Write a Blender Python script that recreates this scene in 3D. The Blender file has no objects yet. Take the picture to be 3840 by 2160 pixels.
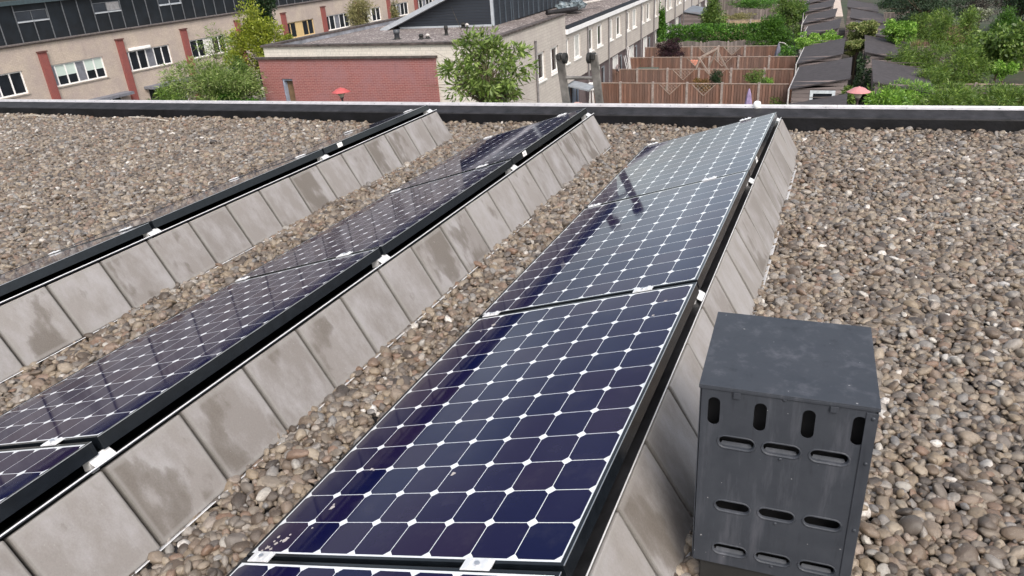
import bpy, bmesh, math, random
import numpy as np
from mathutils import Vector, Matrix, noise as mnoise
random.seed(7); RNG = np.random.default_rng(7)
PI = math.pi; R_ = math.radians
scene = bpy.context.scene

# ------------------------------------------------------------------ camera
cam_d = bpy.data.cameras.new("camera"); cam = bpy.data.objects.new("camera", cam_d)
scene.collection.objects.link(cam); scene.camera = cam
cam_d.sensor_width = 36; cam_d.lens = 2743.1462/3840*36; cam_d.clip_start = .05; cam_d.clip_end = 600
Rv = Vector((0.91593081, 0.39598509, -0.06531897)); Uv = Vector((-0.1140925, 0.41294917, 0.90357949)); Fv = Vector((-0.38477742, 0.82016388, -0.42341179))
m = Matrix((Rv, Uv, -Fv)).transposed().to_4x4(); m.translation = Vector((1.45175, -1.1095, 1.59771)); cam.matrix_world = m

# ------------------------------------------------------------------ light
SUN_EL, SUN_AZ = R_(48), R_(138)      # azimuth from +y, clockwise: behind and to the right of the camera
EXPOSURE = 0.78
w = bpy.data.worlds.new("World"); scene.world = w; w.use_nodes = True
nt = w.node_tree; bg = nt.nodes["Background"]
sky = nt.nodes.new("ShaderNodeTexSky"); sky.sky_type = 'NISHITA'; sky.sun_disc = False
sky.sun_elevation = SUN_EL; sky.sun_rotation = SUN_AZ; sky.dust_density = 5; sky.air_density = 1.3; sky.ozone_density = 1
hs = nt.nodes.new("ShaderNodeHueSaturation"); hs.inputs['Saturation'].default_value = .55
tc = nt.nodes.new("ShaderNodeTexCoord"); mp = nt.nodes.new("ShaderNodeMapping"); mp.inputs['Scale'].default_value = (1, 1, 2.2)
cn = nt.nodes.new("ShaderNodeTexNoise"); cn.inputs['Scale'].default_value = 2.2; cn.inputs['Detail'].default_value = 5; cn.inputs['Roughness'].default_value = .55
cr = nt.nodes.new("ShaderNodeMapRange"); cr.inputs['From Min'].default_value = .35; cr.inputs['From Max'].default_value = .65; cr.inputs['To Min'].default_value = .62; cr.inputs['To Max'].default_value = 1.35
mx = nt.nodes.new("ShaderNodeMix"); mx.data_type = 'RGBA'; mx.blend_type = 'MULTIPLY'; mx.inputs['Factor'].default_value = 1
L = nt.links
L.new(sky.outputs[0], hs.inputs['Color']); L.new(tc.outputs['Generated'], mp.inputs[0]); L.new(mp.outputs[0], cn.inputs['Vector'])
L.new(cn.outputs['Fac'], cr.inputs['Value']); sz_ = nt.nodes.new("ShaderNodeSeparateXYZ"); L.new(tc.outputs['Generated'], sz_.inputs[0])
hz_ = nt.nodes.new("ShaderNodeMapRange"); hz_.inputs['From Min'].default_value = .02; hz_.inputs['From Max'].default_value = .30; hz_.inputs['To Min'].default_value = 1.9; hz_.inputs['To Max'].default_value = 1.0; L.new(sz_.outputs[2], hz_.inputs['Value'])
hm_ = nt.nodes.new("ShaderNodeMix"); hm_.data_type = 'RGBA'; hm_.blend_type = 'MULTIPLY'; hm_.inputs['Factor'].default_value = 1; L.new(hs.outputs[0], hm_.inputs['A']); L.new(hz_.outputs[0], hm_.inputs['B'])
L.new(hm_.outputs['Result'], mx.inputs['A']); L.new(cr.outputs[0], mx.inputs['B']); L.new(mx.outputs['Result'], bg.inputs['Color'])
bg.inputs['Strength'].default_value = .14
sun_d = bpy.data.lights.new("sun", 'SUN'); sun_d.energy = 1.25; sun_d.angle = R_(22); sun_d.color = (1, .95, .88)
sun = bpy.data.objects.new("sun", sun_d); scene.collection.objects.link(sun)
sd = Vector((math.sin(SUN_AZ)*math.cos(SUN_EL), math.cos(SUN_AZ)*math.cos(SUN_EL), math.sin(SUN_EL)))
sun.rotation_euler = sd.to_track_quat('Z', 'Y').to_euler()
vs = scene.view_settings; vs.view_transform = 'Standard'; vs.look = 'None'; vs.gamma = 1; vs.use_curve_mapping = False; vs.exposure = EXPOSURE

# ------------------------------------------------------------------ material helpers
def newmat(name):
    M = bpy.data.materials.new(name); M.use_nodes = True
    return M, M.node_tree, M.node_tree.nodes['Principled BSDF']
def N(nt, typ, **kw):
    n = nt.nodes.new(typ)
    for k, v in kw.items():
        if k.startswith('_'): setattr(n, k[1:], v)
        else: n.inputs[k.replace('0', ' ') if k.replace('0', ' ') in n.inputs else k].default_value = v
    return n
def math_(nt, op, a, b=None, c=None):
    n = nt.nodes.new('ShaderNodeMath'); n.operation = op
    for i, v in enumerate((a, b, c)):
        if v is None: continue
        if isinstance(v, (int, float)): n.inputs[i].default_value = v
        else: nt.links.new(v, n.inputs[i])
    return n.outputs[0]
def mixc(nt, f, a, b, mode='MIX'):
    n = nt.nodes.new('ShaderNodeMix'); n.data_type = 'RGBA'; n.blend_type = mode
    for s, v in (('Factor', f), ('A', a), ('B', b)):
        if isinstance(v, (int, float)): n.inputs[s].default_value = v
        elif isinstance(v, tuple): n.inputs[s].default_value = (*v, 1) if len(v) == 3 else v
        else: nt.links.new(v, n.inputs[s])
    return n.outputs['Result']
def ramp(nt, f, stops, interp='LINEAR'):
    n = nt.nodes.new('ShaderNodeValToRGB'); cr = n.color_ramp; cr.interpolation = interp
    while len(cr.elements) < len(stops): cr.elements.new(.5)
    for e, (p, c) in zip(cr.elements, stops): e.position = p; e.color = (*c, 1) if len(c) == 3 else c
    nt.links.new(f, n.inputs[0]); return n.outputs[0]
def noise(nt, vec, scale, detail=4, rough=.6, dim='3D', w=None):
    n = nt.nodes.new('ShaderNodeTexNoise'); n.noise_dimensions = dim
    n.inputs['Scale'].default_value = scale; n.inputs['Detail'].default_value = detail; n.inputs['Roughness'].default_value = rough
    if vec is not None: nt.links.new(vec, n.inputs['Vector'])
    if w is not None: nt.links.new(w, n.inputs['W'])
    return n.outputs['Fac']
def bump(nt, bsdf, h, strength, dist=.01):
    n = nt.nodes.new('ShaderNodeBump'); n.inputs['Strength'].default_value = strength; n.inputs['Distance'].default_value = dist
    nt.links.new(h, n.inputs['Height']); nt.links.new(n.outputs[0], bsdf.inputs['Normal'])
def wpos(nt): return nt.nodes.new('ShaderNodeNewGeometry').outputs['Position']
MATS = {}
def flat(name, col, rough=.6, metal=0, var=.18, scale=6, bmp=0, spec=.5):
    if name in MATS: return MATS[name]
    M, nt, b = newmat(name)
    f = noise(nt, wpos(nt), scale, 6, .65)
    lo = tuple(c*(1-var*1.6) for c in col); hi = tuple(min(1, c*(1+var*1.6)) for c in col)
    nt.links.new(ramp(nt, f, [(.3, lo), (.5, col), (.7, hi)]), b.inputs['Base Color'])
    b.inputs['Roughness'].default_value = rough; b.inputs['Metallic'].default_value = metal; b.inputs['Specular IOR Level'].default_value = spec
    if bmp: bump(nt, b, noise(nt, wpos(nt), scale*8, 4), bmp, .01)
    MATS[name] = M; return M
def brick(name, c1, c2, mortar, bw=.21, bh=.0625, stain=(.5, .5, .5), stain_amt=.25, ms=.012, vx=1.0):
    M, nt, b = newmat(name)
    p = wpos(nt); s = nt.nodes.new('ShaderNodeSeparateXYZ'); nt.links.new(p, s.inputs[0])
    c = nt.nodes.new('ShaderNodeCombineXYZ'); nt.links.new(math_(nt, 'ADD', s.outputs[0], s.outputs[1]), c.inputs[0]); nt.links.new(s.outputs[2], c.inputs[1])
    t = nt.nodes.new('ShaderNodeTexBrick'); nt.links.new(c.outputs[0], t.inputs['Vector'])
    t.inputs['Color1'].default_value = (*c1, 1); t.inputs['Color2'].default_value = (*c2, 1); t.inputs['Mortar'].default_value = (*mortar, 1)
    t.inputs['Scale'].default_value = 1; t.inputs['Brick Width'].default_value = bw; t.inputs['Row Height'].default_value = bh; t.inputs['Mortar Size'].default_value = ms; t.inputs['Mortar Smooth'].default_value = .3
    big = noise(nt, p, .9, 6, .7)
    sm = noise(nt, p, 14, 3)
    # weather streaks: noise stretched down the wall
    mp = nt.nodes.new('ShaderNodeMapping'); nt.links.new(p, mp.inputs[0]); mp.inputs['Scale'].default_value = (2.2, 2.2, .35)
    st = noise(nt, mp.outputs[0], 1.6, 6, .7)
    col = mixc(nt, ramp(nt, big, [(.42, (0, 0, 0)), (.62, (stain_amt,)*3)]), t.outputs['Color'], stain)
    col = mixc(nt, ramp(nt, st, [(.55, (0, 0, 0)), (.78, (.45,)*3)]), col, tuple(x*.45 for x in stain))
    col = mixc(nt, .25, col, ramp(nt, sm, [(.3, tuple(x*.7 for x in c1)), (.7, tuple(min(1, x*1.25) for x in c2))]))
    nt.links.new(col, b.inputs['Base Color']); b.inputs['Roughness'].default_value = .85
    bump(nt, b, t.outputs['Fac'], -.3, .01)
    MATS[name] = M; return M
def timber(name, col, grey, board=.0, axis=0, rough=.8):
    M, nt, b = newmat(name)
    p = wpos(nt); isl = nt.nodes.new('ShaderNodeNewGeometry').outputs['Random Per Island']
    mp = nt.nodes.new('ShaderNodeMapping'); nt.links.new(p, mp.inputs[0]); mp.inputs['Scale'].default_value = (9, 9, .9) if axis == 0 else (.9, .9, 9)
    g = noise(nt, mp.outputs[0], 3, 5)
    big = noise(nt, p, .35, 3)
    base = mixc(nt, ramp(nt, big, [(.38, (0,)*3), (.6, (.75,)*3)]), col, grey)
    base = mixc(nt, .55, base, ramp(nt, isl, [(0, tuple(c*.45 for c in col)), (1, tuple(c*1.45 for c in col))]))
    base = mixc(nt, ramp(nt, g, [(.45, (0,)*3), (.75, (.5,)*3)]), base, tuple(c*.45 for c in col))
    nt.links.new(base, b.inputs['Base Color']); b.inputs['Roughness'].default_value = rough
    MATS[name] = M; return M
def leafmat(name, c1, c2, c3=None, rough=.5):
    M, nt, b = newmat(name)
    g = nt.nodes.new('ShaderNodeNewGeometry'); isl = g.outputs['Random Per Island']
    big = noise(nt, g.outputs['Position'], 1.6, 3)
    col = ramp(nt, isl, [(0, c1), (.6, c2), (1, c3 or tuple(min(1, c*1.5) for c in c2))])
    col = mixc(nt, ramp(nt, big, [(.4, (0,)*3), (.62, (.45,)*3)]), col, tuple(c*.55 for c in c1))
    nt.links.new(col, b.inputs['Base Color']); b.inputs['Roughness'].default_value = rough
    tr = nt.nodes.new('ShaderNodeBsdfTranslucent'); nt.links.new(col, tr.inputs['Color'])
    ms = nt.nodes.new('ShaderNodeMixShader'); ms.inputs[0].default_value = .3
    out = nt.nodes['Material Output']; nt.links.new(b.outputs[0], ms.inputs[1]); nt.links.new(tr.outputs[0], ms.inputs[2]); nt.links.new(ms.outputs[0], out.inputs[0])
    MATS[name] = M; return M

# ------------------------------------------------------------------ object helpers
COL = scene.collection
def tag(o, label=None, cat=None, group=None, kind=None):
    if label: o['label'] = label
    if cat: o['category'] = cat
    if group: o['group'] = group
    if kind: o['kind'] = kind
    return o
def thing(name, label, cat, loc=(0, 0, 0), rz=0, group=None, rot=None):
    o = bpy.data.objects.new(name, None); COL.objects.link(o); o.empty_display_size = .1
    o.location = loc; o.rotation_euler = rot if rot else (0, 0, rz)
    return tag(o, label, cat, group)
class MB:
    def __init__(s): s.v = []; s.f = []; s.mk = []
    def slot(s, i): s.mk.append((len(s.f), i)); return s
    def poly(s, pts, faces):
        o = len(s.v); s.v += [tuple(p) for p in pts]; s.f += [tuple(i+o for i in f) for f in faces]; return s
    def box(s, x0, x1, y0, y1, z0, z1):
        return s.poly([(x0, y0, z0), (x1, y0, z0), (x1, y1, z0), (x0, y1, z0), (x0, y0, z1), (x1, y0, z1), (x1, y1, z1), (x0, y1, z1)],
                      [(0, 3, 2, 1), (4, 5, 6, 7), (0, 1, 5, 4), (1, 2, 6, 5), (2, 3, 7, 6), (3, 0, 4, 7)])
    def quad(s, a, b, c, d): return s.poly([a, b, c, d], [(0, 1, 2, 3)])
    def prism(s, prof, axis, a0, a1):
        # prof: 2D points; axis 'y': (x,z) profile swept along y; 'x': (y,z) along x; 'z': (x,y) along z
        f = {'y': lambda p, t: (p[0], t, p[1]), 'x': lambda p, t: (t, p[0], p[1]), 'z': lambda p, t: (p[0], p[1], t)}[axis]
        n = len(prof)
        return s.poly([f(p, a0) for p in prof]+[f(p, a1) for p in prof], [tuple(range(n-1, -1, -1)), tuple(range(n, 2*n))]+[(i, (i+1) % n, n+(i+1) % n, n+i) for i in range(n)])
    def bar(s, a, b, w, h=None, up=(0, 0, 1)):
        a = Vector(a); b = Vector(b); h = h or w; d = (b-a).normalized(); u = Vector(up)
        if abs(d.dot(u)) > .98: u = Vector((1, 0, 0))
        r = d.cross(u).normalized()*w/2; t = r.cross(d).normalized()*h/2
        return s.poly([a-r-t, a+r-t, a+r+t, a-r+t, b-r-t, b+r-t, b+r+t, b-r+t], [(0, 1, 2, 3), (7, 6, 5, 4), (0, 4, 5, 1), (1, 5, 6, 2), (2, 6, 7, 3), (3, 7, 4, 0)])
    def tube(s, pts, rad, n=8, cap=True):
        pts = [Vector(p) for p in pts]; rad = rad if isinstance(rad, (list, tuple)) else [rad]*len(pts)
        o = len(s.v); k = len(pts)
        for i, p in enumerate(pts):
            d = (pts[min(i+1, k-1)]-pts[max(i-1, 0)]).normalized(); u = Vector((0, 0, 1)) if abs(d.z) < .95 else Vector((1, 0, 0))
            r = d.cross(u).normalized(); t = r.cross(d)
            for j in range(n): a = 2*PI*j/n; s.v.append(tuple(p+(r*math.cos(a)+t*math.sin(a))*rad[i]))
        for i in range(k-1):
            for j in range(n): s.f.append((o+i*n+j, o+i*n+(j+1) % n, o+(i+1)*n+(j+1) % n, o+(i+1)*n+j))
        if cap: s.f.append(tuple(o+j for j in range(n-1, -1, -1))); s.f.append(tuple(o+(k-1)*n+j for j in range(n)))
        return s
    def lathe(s, prof, c=(0, 0, 0), n=24):   # prof: (r,z)
        o = len(s.v); k = len(prof)
        for r, z in prof:
            for j in range(n): a = 2*PI*j/n; s.v.append((c[0]+r*math.cos(a), c[1]+r*math.sin(a), c[2]+z))
        for i in range(k-1):
            for j in range(n): s.f.append((o+i*n+j, o+i*n+(j+1) % n, o+(i+1)*n+(j+1) % n, o+(i+1)*n+j))
        return s
    def build(s, name, mat, parent=None, smooth=False, bevel=0, segs=2, local=False):
        """verts are in the parent's own frame when local=True, else in world (parent at its place, unrotated)"""
        me = bpy.data.meshes.new(name); v = s.v
        if parent is not None and not local:
            q = parent.location; v = [(a-q.x, b-q.y, c-q.z) for a, b, c in v]
        me.from_pydata(v, [], s.f); me.update()
        for mm in (mat if isinstance(mat, list) else [mat]): me.materials.append(mm)
        for a_, (st, i) in enumerate(s.mk):
            en = s.mk[a_+1][0] if a_+1 < len(s.mk) else len(s.f)
            for q in range(st, en): me.polygons[q].material_index = i
        if smooth: me.polygons.foreach_set('use_smooth', [True]*len(me.polygons))
        o = bpy.data.objects.new(name, me); COL.objects.link(o)
        if parent is not None: o.parent = parent
        if bevel:
            b = o.modifiers.new('bevel', 'BEVEL'); b.width = bevel; b.segments = segs; b.limit_method = 'ANGLE'; b.harden_normals = False
        return o
def struct(name, mb, mat, **k): o = mb.build(name, mat, **k); o['kind'] = 'structure'; return o
def dup(root):
    r = root.copy(); COL.objects.link(r)
    for ch in root.children:
        c = ch.copy(); COL.objects.link(c); c.parent = r
        for g in ch.children:
            d = g.copy(); COL.objects.link(d); d.parent = c
    return r
ORD = ['first', 'second', 'third', 'fourth', 'fifth', 'sixth', 'seventh', 'eighth', 'ninth', 'tenth', 'eleventh', 'twelfth', 'thirteenth', 'fourteenth', 'fifteenth', 'sixteenth', 'seventeenth', 'eighteenth', 'nineteenth', 'twentieth', 'twenty-first', 'twenty-second']

# ------------------------------------------------------------------ materials
M_alu = flat('aluminium', (.62, .62, .63), .35, .9, .08, 20)
M_clamp = flat('white_aluminium', (.78, .78, .79), .4, .35, .05, 20)
M_blackframe = flat('black_frame', (.007, .009, .012), .17, 0, .2, 30, 0, .45)
M_dark = flat('dark_void', (.01, .01, .012), .8)
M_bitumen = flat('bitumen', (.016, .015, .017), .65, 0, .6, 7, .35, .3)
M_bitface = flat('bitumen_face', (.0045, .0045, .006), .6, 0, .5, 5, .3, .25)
M_trim = flat('trim_aluminium', (.56, .54, .55), .35, .5, .1, 14)
M_white = flat('white_paint', (.78, .77, .76), .5, 0, .06, 3)
M_whitewall = flat('white_fascia', (.72, .72, .74), .5, 0, .06, 3)
M_grey = flat('grey_paint', (.22, .24, .27), .5)
M_glass = flat('window_glass', (.012, .015, .02), .06, 0, .3, 1.2, 0, .8)
M_pipe = flat('grey_downpipe', (.16, .15, .155), .6)
M_concrete = flat('concrete_post', (.27, .225, .205), .9, 0, .25, 6)
M_coping = flat('dark_coping', (.06, .048, .045), .85, 0, .55, 5, .3)
M_rubber = flat('rubber', (.015, .015, .015), .7)
M_bark = flat('bark', (.10, .075, .05), .9, 0, .3, 12)
M_zinc = flat('zinc', (.42, .45, .49), .45, .3, .08, 5)
M_felt = flat('roofing_felt', (.040, .034, .037), .9, 0, .25, 4, .3)
M_beige = brick('beige_brick', (.40, .335, .28), (.48, .40, .335), (.33, .28, .245), stain=(.29, .24, .235), stain_amt=.7, bh=.075)
M_cream = brick('cream_brick', (.41, .375, .345), (.46, .425, .395), (.31, .28, .26), bw=.42, bh=.125, stain=(.31, .27, .26), stain_amt=.6, ms=.011)
M_creamband = brick('cream_band', (.53, .50, .45), (.60, .565, .51), (.33, .31, .29), bw=.42, bh=.125, stain=(.58, .52, .46), stain_amt=.4, ms=.010)
M_redbrick = brick('red_brick', (.275, .092, .084), (.205, .068, .064), (.38, .235, .22), stain=(.27, .16, .18), stain_amt=.5, ms=.008)
M_redpillar = brick('pillar_brick', (.24, .055, .048), (.19, .045, .04), (.24, .12, .10), stain=(.2, .08, .08), stain_amt=.3, ms=.008)
M_brownbrick = brick('brown_brick', (.10, .075, .08), (.13, .095, .10), (.09, .07, .07), stain=(.08, .07, .075))
M_fence = timber('fence_boards', (.185, .095, .066), (.195, .145, .13))
M_fencegrey = timber('grey_fence_boards', (.20, .165, .15), (.16, .15, .145))
M_shed = timber('shed_boards', (.19, .155, .15), (.15, .13, .13), axis=1)
M_rail = flat('pale_rail', (.27, .205, .17), .8)
def siding():
    M, nt, b = newmat('dark_siding'); p = wpos(nt); s = nt.nodes.new('ShaderNodeSeparateXYZ'); nt.links.new(p, s.inputs[0])
    z = math_(nt, 'FRACT', math_(nt, 'MULTIPLY', s.outputs[2], 1/.125))
    f = ramp(nt, z, [(0, (0,)*3), (.12, (1,)*3), (.9, (1,)*3), (1, (.1,)*3)])
    col = mixc(nt, f, (.008, .009, .012), mixc(nt, noise(nt, p, 2, 5), (.012, .016, .024), (.020, .026, .038)))
    nt.links.new(col, b.inputs['Base Color']); b.inputs['Roughness'].default_value = .5; bump(nt, b, f, .6, .02); return M
M_siding = siding()
M_siding2 = flat('dark_metal_cladding', (.006, .009, .013), .5, .0, .3, 1.5, 0, .3)
def gravel_flat():
    M, nt, b = newmat('roof_gravel'); p = wpos(nt); v = nt.nodes.new('ShaderNodeTexVoronoi'); v.inputs['Scale'].default_value = 16; nt.links.new(p, v.inputs['Vector'])
    s = nt.nodes.new('ShaderNodeSeparateColor'); nt.links.new(v.outputs['Color'], s.inputs[0])
    c = ramp(nt, s.outputs[0], [(0, (.06, .05, .05)), (.5, (.17, .14, .13)), (.85, (.28, .24, .23)), (1, (.5, .46, .44))])
    nt.links.new(mixc(nt, ramp(nt, noise(nt, p, .8, 5), [(.4, (0,)*3), (.7, (.6,)*3)]), c, (.10, .08, .075)), b.inputs['Base Color'])
    b.inputs['Roughness'].default_value = .9; bump(nt, b, v.outputs['Distance'], -.8, .03); return M
M_roofgravel = gravel_flat()
def gravel_mat():
    M, nt, b = newmat('pebbles')
    a = nt.nodes.new('ShaderNodeAttribute'); a.attribute_type = 'INSTANCER'; a.attribute_name = 'rnd'
    o = nt.nodes.new('ShaderNodeTexCoord').outputs['Object']
    base = ramp(nt, a.outputs['Fac'], [(0, (.034, .028, .025)), (.12, (.135, .098, .068)), (.24, (.064, .056, .052)), (.38, (.22, .172, .120)), (.5, (.108, .094, .084)), (.62, (.27, .225, .172)), (.72, (.165, .128, .098)), (.79, (.165, .103, .07)), (.87, (.27, .24, .21)), (.95, (.155, .15, .148)), (.985, (.36, .335, .30)), (1, (.56, .53, .50))])
    off = nt.nodes.new('ShaderNodeVectorMath'); off.operation = 'ADD'; nt.links.new(o, off.inputs[0])
    cc = nt.nodes.new('ShaderNodeCombineXYZ'); nt.links.new(math_(nt, 'MULTIPLY', a.outputs['Fac'], 371.), cc.inputs[0]); nt.links.new(cc.outputs[0], off.inputs[1])
    n1 = noise(nt, off.outputs[0], 2.2, 5, .7); n2 = noise(nt, off.outputs[0], 9, 3, .6)
    col = mixc(nt, ramp(nt, n1, [(.45, (0,)*3), (.72, (.6,)*3)]), base, (.09, .068, .055))
    col = mixc(nt, ramp(nt, n2, [(.58, (0,)*3), (.72, (.35,)*3)]), col, (.38, .34, .31))
    nt.links.new(col, b.inputs['Base Color']); b.inputs['Roughness'].default_value = .42; b.inputs['Specular IOR Level'].default_value = .5
    bump(nt, b, n2, .25, .02)
    return M
M_pebble = gravel_mat()
def slab_mat():
    M, nt, b = newmat('concrete_slab')
    o = nt.nodes.new('ShaderNodeTexCoord').outputs['Object']; r = nt.nodes.new('ShaderNodeObjectInfo').outputs['Random']
    w = math_(nt, 'MULTIPLY', r, 83.)
    mpp = nt.nodes.new('ShaderNodeMapping'); nt.links.new(o, mpp.inputs[0]); mpp.inputs['Scale'].default_value = (.62, 1.25, 1)
    big = noise(nt, mpp.outputs[0], 4.6, 3, .55, '4D', w); med = noise(nt, mpp.outputs[0], 13, 9, .72, '4D', w); fine = noise(nt, o, 160, 2, .6); pit = noise(nt, o, 75, 2, .5, '4D', w)
    tone = ramp(nt, r, [(0, (.170, .154, .146)), (.5, (.215, .197, .189)), (1, (.255, .238, .230))])
    # damp patches with a crisp but frayed edge, different on every slab
    thr = math_(nt, 'ADD', math_(nt, 'MULTIPLY', med, .30), big)
    damp = ramp(nt, math_(nt, 'SUBTRACT', thr, math_(nt, 'MULTIPLY', math_(nt, 'FRACT', math_(nt, 'MULTIPLY', r, 7.3)), .26)), [(.590, (0,)*3), (.635, (.6,)*3), (.69, (.85,)*3)])
    pale = ramp(nt, noise(nt, mpp.outputs[0], 5.1, 7, .68, '4D', math_(nt, 'ADD', w, 9.)), [(.44, (0,)*3), (.62, (.8,)*3)])
    col = mixc(nt, pale, tone, (.335, .325, .335))
    col = mixc(nt, damp, col, (.088, .072, .058))
    col = mixc(nt, ramp(nt, med, [(.52, (0,)*3), (.72, (.3,)*3)]), col, (.115, .099, .087))
    col = mixc(nt, ramp(nt, pit, [(.70, (0,)*3), (.76, (.6,)*3)]), col, (.34, .33, .32))
    # pale worn rim
    s = nt.nodes.new('ShaderNodeSeparateXYZ'); nt.links.new(o, s.inputs[0])
    ex = math_(nt, 'ABSOLUTE', s.outputs[1]); ez = math_(nt, 'ABSOLUTE', s.outputs[0])
    rim = ramp(nt, math_(nt, 'ADD', math_(nt, 'MAXIMUM', ex, ez), math_(nt, 'MULTIPLY', med, .014)), [(.134, (0,)*3), (.142, (.5,)*3)])
    col = mixc(nt, rim, col, (.26, .25, .24))
    jd = ramp(nt, math_(nt, 'ADD', ex, math_(nt, 'MULTIPLY', med, .006)), [(.1430, (0,)*3), (.1458, (.7,)*3)])
    col = mixc(nt, jd, col, (.045, .039, .033))
    nt.links.new(mixc(nt, .3, col, mixc(nt, fine, (.07, .065, .06), (.27, .25, .235))), b.inputs['Base Color'])
    b.inputs['Roughness'].default_value = .82; bump(nt, b, fine, .25, .003); return M
M_slab = slab_mat()
def cell_mat():
    M, nt, b = newmat('solar_cells')
    o = nt.nodes.new('ShaderNodeTexCoord').outputs['Object']; s = nt.nodes.new('ShaderNodeSeparateXYZ'); nt.links.new(o, s.inputs[0])
    P_ = .127
    def cellc(v, margin):
        q = math_(nt, 'DIVIDE', math_(nt, 'SUBTRACT', v, margin), P_); fr = math_(nt, 'FRACT', q)
        return q, math_(nt, 'ABSOLUTE', math_(nt, 'SUBTRACT', fr, .5))
    qx, ax = cellc(s.outputs[0], .015); qy, ay = cellc(s.outputs[1], .0175)
    inx = math_(nt, 'LESS_THAN', ax, .491); iny = math_(nt, 'LESS_THAN', ay, .491)
    inc = math_(nt, 'LESS_THAN', math_(nt, 'ADD', ax, ay), .865)
    ins = math_(nt, 'MULTIPLY', math_(nt, 'MULTIPLY', math_(nt, 'GREATER_THAN', qx, 0.), math_(nt, 'LESS_THAN', qx, 8.)), math_(nt, 'MULTIPLY', math_(nt, 'GREATER_THAN', qy, 0.), math_(nt, 'LESS_THAN', qy, 12.)))
    mask = math_(nt, 'MULTIPLY', math_(nt, 'MULTIPLY', inx, iny), math_(nt, 'MULTIPLY', inc, ins))
    c = nt.nodes.new('ShaderNodeCombineXYZ'); nt.links.new(math_(nt, 'FLOOR', qx), c.inputs[0]); nt.links.new(math_(nt, 'FLOOR', qy), c.inputs[1])
    nt.links.new(math_(nt, 'MULTIPLY', nt.nodes.new('ShaderNodeObjectInfo').outputs['Random'], 50.), c.inputs[2])
    wn = nt.nodes.new('ShaderNodeTexWhiteNoise'); nt.links.new(c.outputs[0], wn.inputs['Vector'])
    cell = ramp(nt, wn.outputs['Value'], [(0, (.002, .004, .034)), (.5, (.006, .005, .034)), (1, (.013, .007, .032))])
    dirt = noise(nt, o, 7, 6, .7)
    # dust that has washed down to the low edge, and faint water marks
    edge = ramp(nt, math_(nt, 'ADD', s.outputs[0], math_(nt, 'MULTIPLY', dirt, -.05)), [(.0, (.16,)*3), (.035, (.035,)*3), (.12, (.0,)*3)])
    film = mixc(nt, 1., edge, ramp(nt, dirt, [(.52, (0,)*3), (.72, (.035,)*3)]), 'ADD')
    nt.links.new(mixc(nt, film, mixc(nt, mask, (.70, .72, .74), cell), (.30, .27, .24)), b.inputs['Base Color'])
    nt.links.new(ramp(nt, dirt, [(.3, (.035,)*3), (.8, (.10,)*3)]), b.inputs['Roughness'])
    b.inputs['IOR'].default_value = 1.27
    return M
M_cells = cell_mat()
def box_mat():
    M, nt, b = newmat('dark_grey_powder_coat'); o = nt.nodes.new('ShaderNodeTexCoord').outputs['Object']
    mp = nt.nodes.new('ShaderNodeMapping'); nt.links.new(o, mp.inputs[0]); mp.inputs['Scale'].default_value = (14, 14, 1.6)
    st = noise(nt, mp.outputs[0], 1.5, 6, .7); g = noise(nt, o, 9, 8, .75); sp = noise(nt, o, 70, 2, .5)
    col = mixc(nt, ramp(nt, g, [(.35, (0,)*3), (.7, (.7,)*3)]), (.030, .034, .043), (.046, .051, .062))
    col = mixc(nt, ramp(nt, st, [(.52, (0,)*3), (.75, (.8,)*3)]), col, (.085, .088, .104))
    col = mixc(nt, ramp(nt, st, [(.28, (.5,)*3), (.42, (0,)*3)]), col, (.010, .011, .015))
    col = mixc(nt, ramp(nt, sp, [(.745, (0,)*3), (.77, (.7,)*3)]), col, (.32, .32, .33))
    nt.links.new(col, b.inputs['Base Color']); nt.links.new(ramp(nt, g, [(.3, (.38,)*3), (.7, (.6,)*3)]), b.inputs['Roughness'])
    b.inputs['Specular IOR Level'].default_value = .5
    bump(nt, b, noise(nt, o, 5, 3), .12, .02); return M
M_box = box_mat(); M_box.node_tree.nodes['Principled BSDF'].inputs['Specular IOR Level'].default_value = .3
def ground_mat():
    M, nt, b = newmat('garden_ground'); p = wpos(nt)
    c = ramp(nt, noise(nt, p, .5, 6, .7), [(.35, (.022, .042, .012)), (.5, (.030, .036, .018)), (.65, (.060, .052, .036))])
    nt.links.new(c, b.inputs['Base Color']); b.inputs['Roughness'].default_value = .95; return M
M_ground = ground_mat()

# ------------------------------------------------------------------ solar array
TILT = 0.2973; CW, SW = math.cos(TILT), math.sin(TILT); PW, PL, Z0 = 1.046, 1.559, .0304
ROWS = [('right', 0., 0.6175, 4, 19), ('middle', -1.4952, 0, 4, 20), ('left', -3.0094, 0, 4, 16)]
YEND = 4.738; PITCH = 1.579
def make_panel():
    r = thing('solar_panel', 'x', 'solar panel')
    # local frame: x up the slope, y along the row, z normal; glass part 2 mm below the frame lip
    f = MB(); t = .011; H = .046
    f.box(0, PW, 0, t, -H, 0); f.box(0, PW, PL-t, PL, -H, 0); f.box(0, t, t, PL-t, -H, 0); f.box(PW-t, PW, t, PL-t, -H, 0)
    f.build('frame', M_blackframe, r, bevel=.0012, local=True)
    e = MB(); e.box(PW+.0003, PW+.0022, .001, PL-.001, -.0016, .0004); e.build('frame_edge', M_alu, r, local=True)
    g = MB(); g.box(t, PW-t, t, PL-t, -.006, -.0018); g.build('glass', M_cells, r, local=True)
    b = MB(); b.box(t, PW-t, t, PL-t, -.030, -.0075); b.build('backsheet', M_dark, r, local=True)
    return r
proto = make_panel(); plist = []
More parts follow.
